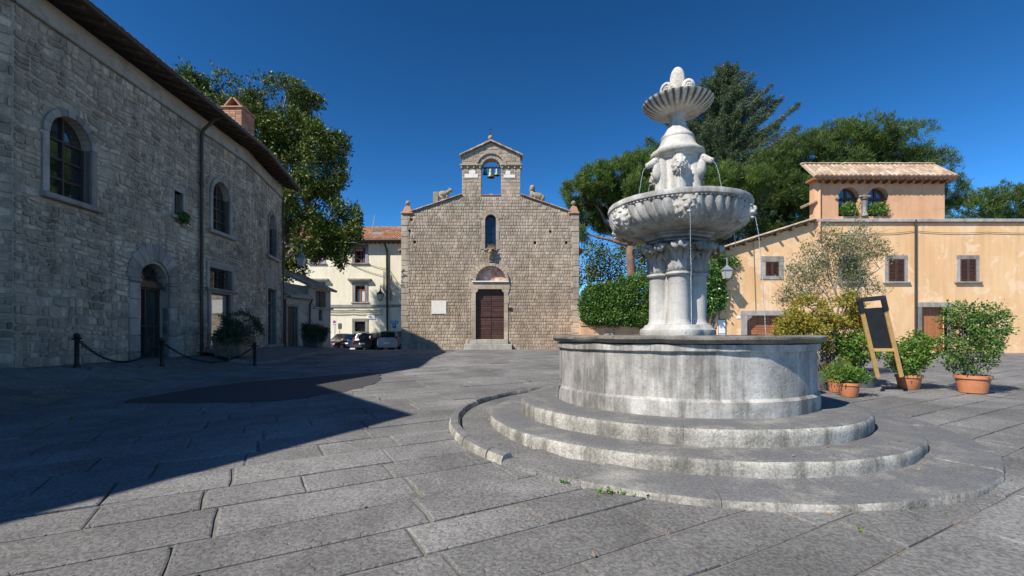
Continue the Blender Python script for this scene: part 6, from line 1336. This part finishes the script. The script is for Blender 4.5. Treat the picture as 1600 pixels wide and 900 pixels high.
ot = thing('olive_tree', (ox_, oy_, gz(ox_, oy_)), 'airy young olive tree in front of the orange wall', 'tree'); mb = MB(); fk = V(ox_, oy_, 1.6); limb(mb, (ox_, oy_, gz(ox_, oy_)), fk, .05, .04, .03)
for l in ol:
    q = limb(mb, fk, l[0], .025, .01, .1, 5)
    for k in range(7): dd = V(R.gauss(0, .5), R.gauss(0, .5), R.gauss(.5, .5)); limb(mb, q[R.choice((3, 5, 7))], V(*l[0]) + V(dd.x * l[1][0], dd.y * l[1][1], dd.z * l[1][2]), .008, .003, .12, 4, 4)
mb.build('trunk', M['barkg'], ot); C, O = in_lobes(ol, 2600, .2, -.05, 1.3); np_obj('crown', *leaves(C, 7, .085, .022, up=.5, out=O, ow=.4, jit=.06), M['olive'], ot)
# leaning folding board
eb = thing('leaning_board', (7.5, 10.4, gz(7.5, 10.4)), 'yellow wooden stand with black corner brackets leaning among the pots', 'stand')
ex = lambda px, py, y=10.3: P(px, py, y)
for a, b in (((1343, 470), (1372, 590)), ((1380, 467), (1409, 589))):
    mb = MB(); p, q = ex(*a), ex(*b, 10.6); dd = (q - p).normalized(); mb.box((p + q) / 2, ((q - p).length, .045, .085), (dd, V(0, 1, 0), dd.cross(V(0, 1, 0))), .006); mb.build('wooden_leg', M['pine'], eb)
    mb = MB(); mb.box(p + dd * .12 + V(0, -.004, 0), (.34, .066, .105), (dd, V(0, 1, 0), dd.cross(V(0, 1, 0))), .01); mb.build('bracket', M['chalk'], eb)
mb = MB(); p, q = ex(1341, 469), ex(1381, 465); dd = (q - p).normalized(); mb.box((p + q) / 2, ((q - p).length + .06, .07, .1), (dd, V(0, 1, 0), dd.cross(V(0, 1, 0))), .01); mb.build('top_rail', M['chalk'], eb)
mb = MB(); p, q = ex(1361, 548, 10.5), ex(1397, 546, 10.5); mb.box((p + q) / 2, ((q - p).length, .04, .07), None, .006); mb.build('cross_rail', M['pine'], eb)
mb = MB(); p = [ex(1350, 482, 10.33), ex(1380, 480, 10.33), ex(1396, 545, 10.52), ex(1364, 546, 10.52)]; mb.add(p + [q + V(0, .02, 0) for q in p], [(3, 2, 1, 0), (4, 5, 6, 7)] + [(i, (i + 1) % 4, (i + 1) % 4 + 4, i + 4) for i in range(4)]); mb.build('board', M['chalk'], eb)
# ------------------------------------------------------------ weeds and fallen leaves
C = []
for px, py, n, s in ((990, 771, 60, .17), (895, 754, 22, .07), (845, 742, 6, .05), (1015, 774, 25, .08)):
    y = 1.65 / ((py - HOR) / FPX + .03); x = (px - 800) / FPX * y
    for _ in range(n): a, b = x + R.gauss(0, s), y + R.gauss(0, .03); C.append((a, b, gz(a, b) + .012))
for s in R.sample(slabs[:140], 16):
    a, b = s[0] + R.choice((0, s[2])) , s[1] + R.uniform(0, s[3]); x, y = a * ca - b * sa, a * sa + b * ca
    if math.hypot(x - FC.x, y - FC.y) < 3.9: continue
    for _ in range(R.choice((1, 2, 4))): q = R.gauss(0, .04); C.append((x - sa * q, y + ca * q, gz(x, y) + .002))
C = np.array(C); o = np_obj('weeds', *leaves(C, 6, .04, .022, up=.9, jit=.008), M['herb']); tag(o, 'small green weeds along the fountain kerb and in paving joints', 'weeds', kind='stuff')
C = []
for _ in range(130):
    a = R.uniform(-1.4, 1.2); q = R.choice((3.14, 3.2, 3.72, 3.8, R.uniform(2.65, 3.0), R.uniform(3.8, 5.5))); p = fp(q, a, 0); z = gz(p.x, p.y) + .012 if q > 3.6 else (gz(p.x, p.y) + .06 if q > 3.1 else .395)
    C.append((p.x, p.y, z + .004))
o = np_obj('fallen_leaves', *leaves(np.array(C), 1, .04, .02, up=0, jit=.0, fold=.05), M['dry']); tag(o, 'few dry leaves scattered on the steps and paving', 'leaves', kind='stuff')
